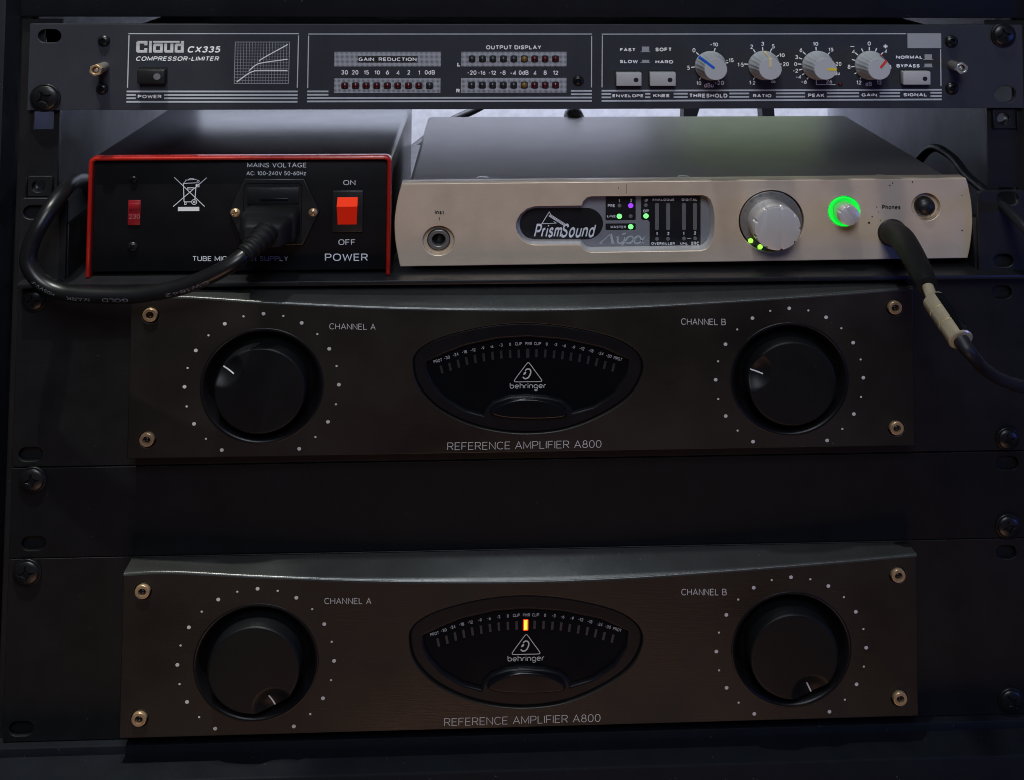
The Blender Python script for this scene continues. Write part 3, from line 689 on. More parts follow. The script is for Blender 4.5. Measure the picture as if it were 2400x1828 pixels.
def small_screw(fr, x, y, r, m, par, Y, rot=.4, name='screw'):
    c = at(fr, x, y, Y-1); ca, sa = math.cos(rot), math.sin(rot)
    def hf(dx, dz):
        q = math.hypot(dx, dz)/r; h = 1.5*math.sqrt(max(0, 1-q*q*.95)); u, v = abs(dx*ca+dz*sa)/r, abs(-dx*sa+dz*ca)/r
        return h-(1.0 if (u < .14 and v < .62) or (v < .14 and u < .62) else 0)
    return MB().hdisc(c.x, c.y, r, Y-.1, hf, 26, 56, Y-.05).build(name, m, par)
small_screw('F', 325, 205, 2.1, 'screw_black', psu, YP); small_screw('F', 318, 668, 2.5, 'screw_black', psu, YP, .8)
# voltage selector
L, B_, R_, T_ = bx('F', 287, 350, 376, 520, YP-.6)
o = MB().box(L, R_, YP-.5, YP+.3, B_, T_, .15).build('voltage_selector', 'selector_red', psu)
zc_ = at('F', 330, 410, YP).y
MB().box(L+.3, R_-.3, YP-1.0, YP-.5, zc_-.1, zc_+3.2, .2).build('slider', 'selector_red', o)
lettering('230', 'F', (297, 445, 372, 475), YP-.6, 'pale_print', o)
# mains inlet
inl = MB().plate([tuple(at('F', x, y, YP-2)) for x, y in ((975, 430), (1085, 205), (1490, 205), (1592, 425), (1480, 655), (1085, 660))], [], YP-2.2, YP-.05, .5, 3).build('mains_inlet', 'black_plastic', psu)
L, B_, R_, T_ = bx('F', 1100, 262, 1455, 375, YP-2.6); o = MB().box(L, R_, YP-3.2, YP-2, B_, T_, .3).build('fuse_drawer', 'black_plastic', inl)
L, B_, R_, T_ = bx('F', 1190, 335, 1380, 352, YP-3.2); MB().box(L, R_, YP-3.8, YP-3.1, B_, T_, .15).build('drawer_grip', 'black_gloss', inl)
L, B_, R_, T_ = bx('F', 1072, 232, 1475, 640, YP-2); e = MB()
e.line([(L, B_), (L, T_-1.5), (L+1.5, T_), (R_-1.5, T_), (R_, T_-1.5), (R_, B_)], .35, YP-2.26); e.build('inlet_ridge', 'black_gloss', inl, smooth=0)
small_screw('F', 1018, 437, 2.3, 'brass', inl, YP-2, .3, 'inlet_screw'); small_screw('F', 1548, 435, 2.2, 'brass', inl, YP-2, .9, 'inlet_screw')
# rocker switch
L, B_, R_, T_ = bx('F', 1675, 282, 1893, 568, YP-1); sw = MB().box(L, R_, YP-1.4, YP-.05, B_, T_, .5, 3).build('rocker_switch', 'black_plastic', psu)
L, B_, R_, T_ = bx('F', 1712, 330, 1852, 516, YP-2); zm = at('F', 1780, 388, YP-3).y
MB().add([(L, YP-1.5, T_), (R_, YP-1.5, T_), (R_, YP-4.6, zm), (L, YP-4.6, zm), (L, YP-1.2, zm), (R_, YP-1.2, zm)], [(0, 1, 2, 3), (0, 3, 4), (1, 5, 2)]).build('rocker_top', 'rocker_lit', sw, smooth=0)
MB().add([(L, YP-4.6, zm-.02), (R_, YP-4.6, zm-.02), (R_-.3, YP-1.7, B_), (L+.3, YP-1.7, B_), (L, YP-1.2, zm-.02), (R_, YP-1.2, zm-.02)], [(0, 1, 2, 3), (0, 3, 4), (1, 5, 2)]).build('rocker_bottom', 'rocker_red', sw, smooth=0)

# ================================================================== mains lead
lead = thing('mains_lead', 'thick black mains lead looping left from its plug in the red framed box', 'mains lead', tuple(at3('F', 1200, 560, -20)))
pc = at('F', 1262, 470, -16)
PW, PH = 13.2, 8.0
def prism(mb, secs):
    """secs: list of (y, outline) rings of equal length"""
    n = len(secs[0][1]); vs = []; fs = []
    for y, L in secs: vs += [(p_[0], y, p_[1]) for p_ in L]
    for k in range(len(secs)-1):
        for i in range(n): j = (i+1) % n; fs.append((k*n+i, k*n+j, (k+1)*n+j, (k+1)*n+i))
    fs.append(tuple(range((len(secs)-1)*n, len(secs)*n))); return mb.add(vs, fs)
e = MB(); c0 = at('F', 1268, 500, 0)
def prr(sc_, dz=0.0, dx=0.0): return rrect(c0.x-PW*sc_+dx, c0.y-PH*sc_+dz, c0.x+PW*sc_+dx, c0.y+PH*sc_+dz, 3.2*sc_, 5)
prism(e, [(1, prr(1)), (-9.5, prr(1)), (-10.5, prr(.95)), (-10.8, prr(.86, -1)), (-14, prr(.80, -1.2, -.3)), (-18, prr(.72, -1.8, -.8)), (-19.2, prr(.62, -2, -1))])
e.build('plug_body', 'rubber', lead, smooth=50)
path = [(1235, 560, -19), (1165, 640, -27), (1085, 715, -33), (985, 790, -36), (800, 885, -36), (590, 955, -34), (330, 995, -31)]
P3 = [at3('F', *q) for q in path]
P3 += [at3('E', *q) for q in ((660, 1578, -27), (470, 1545, -25), (320, 1460, -24), (235, 1320, -23), (255, 1170, -22), (335, 1000, -20), (430, 850, -15), (520, 735, -5), (590, 665, 12), (655, 640, 35), (715, 665, 75), (760, 760, 120))]
full = smooth_open(P3, 10)
nb = 22
def boot_r(t):
    return 5.6-1.5*t+(.45 if int(t*11) % 2 else -.25)*(t > .12)
MB().tube(full[:nb], boot_r, 24).build('strain_relief', 'rubber', lead, smooth=30)
MB().tube(full[nb-4:], 3.9, 24).build('cable', 'cable_black', lead, smooth=80)
# printed words along the lead (they read upside down, as they lie on the photographed side)
def along(st, fr, a0, a1, Y, h):
    vs, fs = glyphs(st); x0 = min(v[0] for v in vs); x1 = max(v[0] for v in vs); o = []
    for x, y, l in vs:
        t = 1-(x-x0)/(x1-x0); px = a0[0]+(a1[0]-a0[0])*t; py = a0[1]+(a1[1]-a0[1])*t
        best = min(range(nb, len(full)-1), key=lambda i: (full[i]-at3(fr, px, py, full[i].y)).length)
        f0, f1 = full[best], full[best+1]; d_ = (f1-f0).normalized(); tgt = at3(fr, px, py, f0.y); along_ = (tgt-f0).dot(d_)
        base = f0+d_*along_; view = (Vector((CX, -CD, CZ/KZ))-base).normalized(); side = d_.cross(view).normalized(); nrm = side.cross(d_).normalized()
        if nrm.dot(view) < 0: nrm = -nrm
        if side.z > 0: side = -side
        ang = (y-.5)*h/3.9+.62
        o.append(base+(nrm*math.cos(ang)+side*math.sin(ang))*3.97)
    return o, fs
e = MB()
for st, a0, a1 in (('GOLD', (870, 1600), (1080, 1590)), ('MARK', (580, 1590), (765, 1600)), ('H05VV-F', (280, 1470), (480, 1560)), ('CW1842', (1370, 1500), (1700, 1400))):
    o_, f_ = along(st, 'E', a0, a1, 0, 1.9 if st != 'H05VV-F' else 1.6); e.add(o_, f_)
e.build('lettering', 'cable_print', lead, smooth=0)

# ================================================================== audio interface
YB = 5.0; TB = 9.0
itf = thing('audio_interface', 'champagne silver desktop audio interface with lit green and violet lights', 'audio interface', (300, YB, SZ))
out = [(152, 705), (118, 830), (97, 960), (90, 1060), (97, 1190), (118, 1320), (138, 1420)]
left = [at('G', x, y, YB) for x, y in out]
right = [at('I', x, y, YB) for x, y in ((1802, 632), (1820, 545), (1834, 420), (1836, 330), (1828, 230), (1808, 120), (1790, 58))]
sm = lambda L: [tuple(v) for v in smooth_open(L, 5)]
def hole(fr, x, y, r): c = at(fr, x, y, YB); return circ(c.x, c.y, rmm(fr, r, YB), 64)
wo = [(695, 185), (230, 190), (150, 215), (85, 270), (48, 335), (40, 385), (52, 450), (95, 515), (160, 556), (230, 570), (690, 570), (715, 610), (755, 638), (800, 644),
      (1880, 628), (1930, 610), (1968, 570), (2000, 490), (2012, 400), (2012, 300), (1998, 200), (1972, 125), (1940, 95), (1890, 80), (790, 92), (745, 105), (712, 140)]
window = pts('H', wo, YB)
bezel = MB().plate(sm(left)+sm(right), [window, hole('G', 470, 1195, 134), hole('I', 393, 365, 238), hole('I', 915, 295, 118), hole('I', 1262, 452, 106), hole('I', 1503, 264, 106)], YB, YB+TB, .45, 3)
bezel.slot = 1
for x, y, r in ((1115, 333, .5), (1093, 378, .75), (1242, 110, .45), (1262, 92, .4), (1405, 85, .5), (1760, 180, .35), (1762, 433, .45), (1148, 265, .4), (1160, 300, .3), (1175, 360, .3)):
    c = at('I', x, y, YB); bezel.flat([(c.x+r*random.uniform(.6, 1.1)*math.cos(R(40*k)), c.y+r*random.uniform(.7, 1.2)*math.sin(R(40*k))) for k in range(9)], YB-.05)
for x, y, x2, y2 in ((2088, 710, 2087, 790), (2020, 735, 2022, 748)):
    bezel.line([at('G', x, y, YB), at('G', x2, y2, YB)], .22, YB-.05)
bezel = bezel.build('front_bezel', ['champagne', 'ink'], itf)
zlo = min(q[1] for q in left+right); zhi = (left[0].y+right[-1].y)/2
bl_, br_ = left[0].x+2, right[-1].x-2
MB().box(bl_+4, br_-4, YB+TB+.05, YB+TB+2.5, zlo+1, zhi-.6).build('bezel_gasket', 'display_black', itf)
ztop = at('P', 1600, 419, YB+TB+2.6).y
lid = MB().box(bl_+1.0, br_-1.5, YB+TB+2.6, YB+192, zlo+1.5, ztop, 2.6, 5).build('lid', 'lid_grey', itf)
for x, y in ((1131, 418.5), (1602, 414), (2065, 410.5)):
    yv = YB+TB+6.5; c = at('P', x, y, yv)
    e = MB(); n = 20
    vs = [(c.x+3.0*math.cos(2*math.pi*i/n), yv+3.0*math.sin(2*math.pi*i/n), ztop+.06) for i in range(n)]+[(c.x+1.3*math.cos(2*math.pi*i/n), yv+1.3*math.sin(2*math.pi*i/n), ztop+.35) for i in range(n)]
    e.add(vs, [(i, (i+1) % n, n+(i+1) % n, n+i) for i in range(n)]+[tuple(range(n, 2*n))]); e.build('lid_screw', 'steel', itf)
for X in (bl_+16, br_-18):
    for Yf in (YB+14, YB+170): MB().box(X-6, X+6, Yf-6, Yf+6, SZ+.05, zlo+1.5, 1).build('foot', 'rubber', itf)
YD = YB+6.4
# sloping rim of the window
def inset(L, d):
    n = len(L); o = []
    A_ = sum(L[i][0]*L[(i+1) % n][1]-L[(i+1) % n][0]*L[i][1] for i in range(n)); sg = 1 if A_ > 0 else -1
    for i in range(n):
        a_, b_ = Vector(L[i-1]), Vector(L[(i+1) % n]); t = (b_-a_).normalized(); o.append((L[i][0]-t.y*d*sg, L[i][1]+t.x*d*sg))
    return o
n = len(window); wi = inset(window, .9); e = MB()
e.add([(x, YB+.8, z) for x, z in window]+[(x, YD-.2, z) for x, z in wi], [(i, (i+1) % n, n+(i+1) % n, n+i) for i in range(n)])
e.build('window_rim', 'silver', bezel, smooth=30)
# display panel behind the window
L = min(q[0] for q in window); R_ = max(q[0] for q in window); B_ = min(q[1] for q in window); T_ = max(q[1] for q in window)
dis = MB().box(L-.2, R_+.2, YD, YD+1.2, B_-.2, T_+.2).build('display_panel', 'display_grey', itf)
e = MB(); ca_, cb_ = at('H', 243, 363, YD), at('H', 738, 363, YD); r = abs(at('H', 243, 206, YD).y-at('H', 243, 520, YD).y)/2
e.flat(slot((ca_.x+cb_.x)/2, (ca_.y+cb_.y)/2, cb_.x-ca_.x+2*r*1.0, 2*r, 20), YD-.06); e.build('logo_badge', 'display_black', dis, smooth=0)
e = MB(); e.flat(rrect(*bx('H', 930, 90, 1230, 328, YD), .6), YD-.06); e.build('indicator_field', 'display_black', dis, smooth=0)
e = MB(); e.flat(rrect(*bx('H', 930, 358, 1230, 425, YD), .6), YD-.06); e.build('indicator_field', 'display_black', dis, smooth=0)
e = MB(); e.flat(pts('H', [(1283, 92), (1875, 86), (1875, 600), (1368, 606), (1368, 345), (1350, 325), (1300, 325), (1283, 310)], YD), YD-.06); e.build('meter_field', 'display_black', dis, smooth=0)
for st, *b4 in (('1', 1060, 115, 1072, 148), ('2', 1170, 113, 1195, 147), ('PRE', 953, 167, 1020, 197), ('LINE', 945, 272, 1028, 303), ('MASTER', 980, 377, 1133, 408), ('IP', 1320, 115, 1352, 145), ('OP', 1303, 220, 1360, 250),
                ('ANALOGUE', 1392, 107, 1612, 138), ('DIGITAL', 1687, 105, 1840, 136), ('1', 1433, 443, 1447, 475), ('2', 1538, 443, 1565, 475), ('1', 1700, 440, 1713, 472), ('2', 1804, 438, 1830, 471),
                ('OVERKILLER', 1385, 545, 1618, 577), ('UNL', 1672, 542, 1745, 573), ('SRC', 1780, 540, 1858, 573)):
    lettering(st, 'H', b4, YD-.05, 'display_print', dis, .034)
e = MB().line([at('H', 1742, 508, YD), at('H', 1780, 507, YD)], .25, YD-.12); e.build('dash', 'display_print', dis, smooth=0)
for x, y, m in ((1069, 182, 'lens_grey'), (1180, 182, 'led_violet'), (1067, 288, 'led_green'), (1180, 287, 'lens_grey'), (1180, 392, 'led_green'), (1330, 178, 'lens_grey'), (1332, 285, 'led_green'),
                (1441, 512, 'lens_grey'), (1551, 512, 'lens_grey'), (1709, 508, 'lens_grey'), (1820, 507, 'lens_grey')):
    c = at('H', x, y, YD); r = 1.28 if m != 'lens_grey' else 1.0
    MB().lathe(c.x, c.y, [(r, YD-.08), (r*.9, YD-.3), (r*.5, YD-.42), (r*.05, YD-.46)], 20).build('indicator_led', m, dis)
for x in (1441, 1552, 1709, 1819):
    a1 = at('H', x-19, 424, YD); b1 = at('H', x+19, 156, YD)
    MB().flat(rrect(a1.x, a1.y, b1.x, b1.y, .6), YD-.12).build('level_bar', 'lens_grey', dis, smooth=0)
# logo badge marks
e = MB(); q = lambda L: [at('H', x, y, YD) for x, y in L]
for L in ([(388, 275), (370, 244), (297, 362), (440, 356), (415, 340)], [(365, 283), (520, 382)], [(372, 277), (526, 374)], [(380, 270), (525, 362)]): e.line(q(L), .36, YD-.13-.003*(len(e.f) % 9))
e.build('triangle_mark', 'psu_print', dis, smooth=0)
lettering('Prism', 'H', (218, 362, 500, 500), YD-.06, 'psu_print', dis, .012, .42)
def outlined(st, box):
    lettering(st, 'H', box, YD-.06, 'psu_print', dis, .010, .42)
outlined('Sound', (488, 360, 838, 500))
# Greek word in a brush hand
e = MB()
def brush(L, w0, w1):
    S = smooth_open([Vector((x, y)) for x, y in L], 5)
    for i in range(len(S)-1):
        t = i/(len(S)-1); e.line([at('H', S[i].x, S[i].y, YD), at('H', S[i+1].x+.01, S[i+1].y, YD)], 1.35*(w0+(w1-w0)*math.sin(math.pi*t)), YD-.10)
brush([(870, 556), (915, 520), (985, 455)], .3, .3); brush([(983, 455), (992, 505), (1002, 556)], .7, .9); brush([(866, 556), (900, 556)], .25, .25); brush([(985, 556), (1022, 556)], .25, .25)
brush([(1035, 500), (1055, 492), (1050, 535), (1075, 556), (1110, 535), (1122, 495)], .4, .8); brush([(1095, 470), (1130, 455)], .5, .6)
brush([(1090, 580), (1120, 545), (1150, 500), (1185, 488), (1205, 510), (1185, 545), (1150, 555), (1125, 540)], .35, .75)
brush([(1318, 490), (1290, 530), (1250, 556), (1218, 545), (1220, 510), (1255, 486), (1280, 505), (1290, 545), (1308, 552)], .35, .75)
e.build('brush_lettering', 'print_line', dis, smooth=0)
# sockets
def bowl(fr, x, y, r, Y1, m, prof, par=itf, name='socket_recess'):
    c = at(fr, x, y, YB); k = rmm(fr, r, YB); return c, k, MB().lathe(c.x, c.y, [(k*a_, y_) for a_, y_ in prof], 56, cap1=False).build(name, m, par)
def socket(fr, x, y, r, plug=None):
    c, k, o = bowl(fr, x, y, r, 0, 'champagne', [(1.0, YB+6.1), (1.05, YB+4.0)], name='socket_recess')
    MB().plate(circ(c.x, c.y, k*1.02, 56), [circ(c.x, c.y, k*.70, 48)], YB+3.2, YB+5, .25).build('seat_ring', 'champagne', o)
    MB().plate(circ(c.x, c.y, k*.69, 48), [circ(c.x, c.y, k*.43, 40)], YB+1.4, YB+6, .4).build('socket_ring', 'silver_dark' if plug is None else 'black_plastic', o)
    MB().lathe(c.x, c.y, [(k*.44, YB+6), (k*.44, YB+14)], 40).build('socket_bore', 'display_black', o)
    return c, k, o
c, k, o = socket('G', 470, 1195, 134)
MB().plate(circ(c.x, c.y, k*.74, 48), [circ(c.x, c.y, k*.62, 40)], YB+1.9, YB+3.4, .2).build('black_washer', 'black_plastic', o)
c2 = at('G', 468, 1228, YB+5); MB().box(c2.x-2.0, c2.x+2.0, YB+4.6, YB+5.4, c2.y-.25, c2.y+.25, .1).build('contact', 'steel', o)
lettering('Inst', 'G', (438, 935, 515, 968), YB, 'ink', bezel, .025); lettering('1', 'G', (471, 990, 480, 1020), YB, 'ink', bezel, .025)
lettering('Phones', 'I', (1185, 248, 1318, 281), YB, 'ink', bezel, .025)
c, k, o = socket('I', 1503, 264, 104, 1)
MB().lathe(c.x, c.y, [(k*.68, YB+4), (k*.68, YB+.6), (k*.6, YB-.8), (k*.42, YB-1.7), (k*.2, YB-2.1), (k*.03, YB-2.2)], 40).build('socket_cover', 'black_plastic', o, smooth=70)
# large control
c = at('I', 393, 365, YB); k = rmm('I', 238, YB)
ring = MB().plate(circ(c.x, c.y, k*.955, 72), [], YB+.9, YB+3, .4, 3).build('control_ring', 'silver_dark', itf)
lit = [(243, 507), (311, 550)]
for ang in range(0, 360, 24):
    pass
for x, y in ((312, 181), (394, 168), (473, 176), (538, 221), (583, 286), (600, 360), (248, 222), (205, 290), (191, 368), (200, 442)):
    p_ = at('I', x, y, YB+.9); MB().disc(p_.x, p_.y, .95, YB+.84, 18).build('ring_lens', 'lens_grey', ring, smooth=0)
for x, y in lit:
    p_ = at('I', x, y, YB+.9); MB().lathe(p_.x, p_.y, [(1.25, YB+.9), (1.1, YB+.6), (.1, YB+.5)], 20).build('ring_light', 'led_lime', ring)
kr = 12.4
def scal(n, depth, wd):
    def f(a_, k_):
        if k_ < 3: return 1
        t = (a_*n/(2*math.pi)+.5) % 1-.5; return 1-depth*max(0, 1-(t/wd)**2)
    return f
kz = c.y-.4
kn = MB().lathe(c.x, kz, [(11.6, YB+1), (11.6, YB-1.0), (11.5, YB-9), (11.45, YB-9.2), (11.4, YB-12.2), (11.0, YB-12.9), (10.6, YB-13)], 200, scal(9, .075, .10)).build('volume_knob', 'silver', itf, smooth=30)
# small control lit green
c = at('I', 915, 295, YB); k = rmm('I', 118, YB)
MB().plate(circ(c.x, c.y, k*.97, 56), [], YB+1.6, YB+3.5, .3).build('control_ring', 'silver_dark', itf)
rg = itf.children[-1]
MB().plate(circ(c.x, c.y, k*.97, 56), [circ(c.x, c.y, k*.87, 48)], YB-.1, YB+.65, .2).build('light_ring', 'glow_green', rg)
MB().lathe(c.x, c.y, [(k*.88, YB+.3), (k*.80, YB+.9), (k*.72, YB+1.3), (5.2, YB+1.4)], 56, cap1=False).build('lit_bowl', 'bowl_green', rg)
MB().lathe(c.x, c.y, [(5.3, YB+.6), (5.3, YB-1.5), (5.3, YB-3), (5.3, YB-4), (5.25, YB-8.3), (5.0, YB-8.8), (4.8, YB-8.9)], 120, scal(7, .08, .13)).build('headphone_knob', 'silver', itf, smooth=30)
# ================================================================== plugs and leads on the right
adp = thing('jack_adapter', 'matt black jack adapter plugged into the phones socket', 'jack adapter', tuple(at3('I', 1262, 452, YB)))
ax = [at3('I', *q) for q in ((1262, 452, YB+8), (1262, 452, YB-1), (1285, 462, YB-7), (1335, 500, YB-18), (1392, 590, YB-34), (1450, 700, YB-50), (1490, 785, YB-61), (1512, 832, YB-66))]
rr = [6.0, 6.6, 6.6, 6.2, 5.9, 5.5, 5.1, 4.7]
S = smooth_open(ax, 6); n_ = len(S)
def lerp(L, t): x = t*(len(L)-1); i = min(int(x), len(L)-2); return L[i]+(L[i+1]-L[i])*(x-i)
MB().tube(S, lambda t: lerp(rr, t), 28).build('barrel', 'rubber', adp, smooth=60)
MB().plate(circ(ax[1].x, ax[1].z, 7.1, 48), [], YB-.6, YB+4, .5).build('plug_collar', 'black_plastic', adp)
hp = thing('headphone_lead', 'headphone lead with a gold plug, pushed into the black jack adapter', 'headphone lead', tuple(ax[-1]))
g0, g1, g2, g3 = at3('I', 1515, 838, YB-66), at3('I', 1545, 918, YB-72), at3('I', 1560, 935, YB-73.5), at3('I', 1755, 1222, YB-96)
MB().tube([g0, g0+(g1-g0)*.5, g1], 2.6, 20).build('plug_neck', 'gold', hp)
cc = [g1, g2] + [g2+(g3-g2)*t for t in (.02, .30, .305, .32, .325, .62, .625, .64, .645, .985, 1.0)]
MB().tube(cc, [2.8, 5.0, 5.3, 5.3, 4.95, 4.95, 5.3, 5.3, 4.95, 4.95, 5.3, 5.3, 4.8], 32).build('plug_shell', 'gold', hp, smooth=30)
d_ = (g3-g2).normalized(); vw = (Vector((CX, -CD, CZ/KZ))-g2).normalized(); sd = d_.cross(vw).normalized(); sd = sd if sd.x > 0 else -sd
nr = d_.cross(sd).normalized(); nr = nr if nr.dot(vw) > 0 else -nr
e = MB(); vs = []
nst = 7
for t in (.03, .97):
    for k_ in range(nst):
        a_ = R(22+60*k_/(nst-1)); vs.append(g2+(g3-g2)*t+(nr*math.cos(a_)+sd*math.sin(a_))*5.42)
e.add(vs, [(k_, k_+1, nst+k_+1, nst+k_) for k_ in range(nst-1)]); e.build('name_strip', 'black_gloss', hp)
e = MB()
for i in range(7):
    t = .16+.085*i
    for k_ in (0,):
        q0, q1 = [g2+(g3-g2)*t+(nr*math.cos(R(a_))+sd*math.sin(R(a_)))*5.5 for a_ in (40, 68)]; dd = d_*.5
        e.add([q0-dd, q0+dd, q1+dd, q1-dd], [(0, 1, 2, 3)])
for a0 in range(0, 360, 30):
    c_ = lambda an: g2+(g3-g2)*.87+d_*1.3*math.sin(R(an))+(nr*math.cos(R(54+14*math.cos(R(an))))+sd*math.sin(R(54+14*math.cos(R(an)))))*5.5
    p0, p1 = c_(a0), c_(a0+30); m0 = g2+(g3-g2)*.87+(nr*math.cos(R(54))+sd*math.sin(R(54)))*5.5
    e.add([p0, p1, p1+(m0-p1)*.3, p0+(m0-p0)*.3], [(0, 1, 2, 3)])
e.build('strip_marking', 'edge_metal', hp, smooth=0)
cp = [g3-(g3-g2)*.02, at3('I', 1800, 1290, YB-99), at3('I', 1860, 1360, YB-95), at3('L', 1960, 590, -78), at3('L', 2060, 655, -66), at3('L', 2206, 700, -55), at3('L', 2330, 705, -46)]
MB().tube(smooth_open(cp), lambda t: 3.4-.5*min(1, t*3), 20).build('cable', 'cable_matt', hp, smooth=80)
cp = [at3('P', *q) for q in ((2135, 450, 120), (2150, 386, 112), (2187, 348, 98), (2232, 370, 75), (2270, 416, 48), (2335, 470, 8), (2400, 532, -20), (2450, 600, -30))]
MB().tube(smooth_open(cp), 2.5, 18).build('signal_cable', 'cable_matt', None, loc=tuple(cp[0]), smooth=80, label='thin black cable coming out behind the right end of the interface', category='cable')
cy = YB+191; c = at('P', 1347, 280, cy)
o = thing('cable_connector', 'round knurled metal connector peeping over the back of the interface', 'connector', (c.x, cy, c.y))
MB().lathe(c.x, c.y, [(5.2, cy+14), (6.2, cy+13), (6.2, cy+2.5), (4.2, cy)], 90, lambda a_, k_: 1+.03*math.cos(30*a_) if k_ in (1, 2) else 1, True).build('knurled_ring', 'knurl', o)
MB().lathe(c.x, c.y, [(3.8, cy+.1), (3.8, cy-1.5), (3.2, cy-1.6)], 32).build('core', 'gold', o)

# ================================================================== amplifiers (shapes measured on the lower one)
YA = -13.0
UN = 133.35
def strokes(e, L, w_, y):
    for S in L: e.line(S, w_, y)
def amplifier(dz, label, angA, angB, lit_, dx=0.0):
    amp = thing('power_amplifier', label, 'amplifier', (241+dx, 0, -355.2+dz), 'twin amplifiers with dark face plates')
    def V(fr, x, y, Y=YA): p_ = at(fr, x, y, Y); return Vector((p_.x+dx, p_.y+dz))
    zT, zB = -267.0+dz, -355.3+dz
    hb, ht = V('M', 108, 1415, 0), V('O', 1795, 478, 0)
    MB().plate(rrect(-.8, zB, 483.2, zT, 1.5), [slot(hb.x, hb.y, 11, 7), slot(ht.x, ht.y, 10, 7)], 0, 3, .3).build('rack_panel', 'amp_ear', amp)
    MB().box(26, 456, 3.2, 300, zB+1, zT-1, .5).build('chassis', 'black_plastic', amp)
    arc = [V('M', 625, 625), V('P', 400, 1341), V('P', 620, 1352), V('P', 900, 1362), V('P', 1220, 1363), V('P', 1450, 1355), V('P', 1700, 1338), V('P', 1950, 1318), V('P', 2148, 1300)]
    S = [tuple(v) for v in smooth_open(arc, 6)]
    pb = (V('P', 280, 1731).y+V('P', 2153, 1677).y)/2; pxl, pxr = (V('P', 285, 1500).x), V('P', 2151, 1500).x
    S[0] = (pxl, S[0][1]); S[-1] = (pxr, S[-1][1])
    outl = [(pxl, pb), (pxr, pb)]+S[::-1]
    cA, cB = V('P', 600, 1552), V('P', 1855, 1521); dish = 27.0
    bolts = [V('M', 732, 708), V('M', 715, 1360), V('O', 1223, 598), V('O', 1232, 1245)]
    mo = [(182, 650), (200, 590), (250, 535), (360, 475), (560, 412), (790, 368), (1020, 353), (1250, 368), (1500, 412), (1690, 470), (1810, 550), (1856, 640), (1840, 745), (1770, 865), (1640, 970), (1450, 1070), (1250, 1135), (1020, 1160), (800, 1145), (590, 1095), (400, 1005), (280, 905), (205, 790)]
    mouter = smooth_closed([tuple(V('N', x, y)) for x, y in mo], 4)
    fp = MB().plate(outl, [circ(cA.x, cA.y, dish, 72), circ(cB.x, cB.y, dish, 72), mouter]+[circ(b_.x, b_.y-.3, 3.9, 32) for b_ in bolts], YA, -.05, .5, 3).build('face_plate', 'amp_plate', amp)
    # sloping top of the face plate
    e = MB(); n = len(S); vs = []; zk = zT-.6
    prof = ((0, YA-.06, -.75), (0, YA-.06, -.35), (0, YA+.02, .05), (0, YA+.25, .38), (0, YA+.6, .62), (.04, YA+1.1, .72), (.12, YA+1.9, .6), (.9, -1.6, 0), (1, -.1, 0))
    for t, yv, up in prof:
        for x, z in S: vs.append((x, yv, z+(zk-z)*t+up))
    e.add(vs, [(k_*n+i, k_*n+i+1, (k_+1)*n+i+1, (k_+1)*n+i) for k_ in range(len(prof)-1) for i in range(n-1)])
    e.add([(S[0][0], YA+.3, S[0][1]), (S[0][0], -.1, S[0][1]), (S[0][0], -.1, zk), (S[-1][0], YA+.3, S[-1][1]), (S[-1][0], -.1, S[-1][1]), (S[-1][0], -.1, zk)], [(0, 1, 2), (5, 4, 3)])
    e.build('top_slope', 'amp_bevel', amp, smooth=70)
    for b_ in bolts:
        def hf(dx_, dz_):
            q_ = math.hypot(dx_, dz_)
            if q_ > 3.05: return 1.0-.5*((q_-3.05)/.35)**2
            if q_ > 1.75: return 1.0
            return -1.2
        MB().hdisc(b_.x, b_.y, 3.4, YA-.4, hf, 24, 40, YA+4).build('bolt', 'brass', amp, smooth=50)
        MB().lathe(b_.x, b_.y, [(1.5, YA+.7), (1.45, YA+.1), (1.1, YA-.5), (.5, YA-.8), (.08, YA-.85)], 24).build('socket_pin', 'screw_black', amp.children[-1], smooth=60)
    MB().box(min(b_.x for b_ in bolts)-8, max(b_.x for b_ in bolts)+8, -4.5, -.1, pb+1.5, zT-9).build('backing_plate', 'display_black', amp)
    for cc_, ang in ((cA, angA), (cB, angB)):
        e = MB()
        pr = [(20.6, -4.6), (21.6, -5.0), (22.8, -6.2), (24.0, -8.2), (25.2, -10.6), (26.4, -12.5), (27.2, YA-.12), (28.0, YA-.2), (28.4, YA+.1)]
        e.lathe(cc_.x, cc_.y, pr, 96, cap1=False).build('knob_dish', 'amp_dish', amp, smooth=80)
        YK = YA-6.0; kr_ = 20.8; sx, sz = math.sin(ang), math.cos(ang)
        scx, scz, sr = sx*19.6, sz*19.6, 9.4
        def hk(dx_, dz_):
            q_ = math.hypot(dx_, dz_)/kr_; h = .15*(1-q_*q_)-(max(0, q_-.955)/.045)**2*.75
            s_ = math.hypot(dx_-scx, dz_-scz)/sr
            if s_ < 1: h -= 2.9*(1-s_*s_)**1.5
            return h
        ko = MB().hdisc(cc_.x, cc_.y, kr_, YK, hk, 56, 160, -4.0).build('volume_knob', 'amp_knob', amp, smooth=55)
        e = MB(); vs = []
        for q_ in [14.4+i*.5 for i in range(13)]:
            for s_ in (-.33, .33):
                dx_, dz_ = sx*q_+sz*s_, sz*q_-sx*s_; vs.append((cc_.x+dx_, YK-hk(dx_, dz_)-.1, cc_.y+dz_))
        e.add(vs, [(2*i, 2*i+1, 2*i+3, 2*i+2) for i in range(12)]); e.build('indicator_line', 'indicator_white', ko, smooth=0)
        e = MB()
        for i in range(21):
            a_ = R(-150+15*i); e.disc(cc_.x+35.2*math.sin(a_), cc_.y+35.4*math.cos(a_), .88 if i % 2 == 0 else .5, YA-.1, 16)
        e.build('dial_scale', 'amp_print', fp, smooth=0)
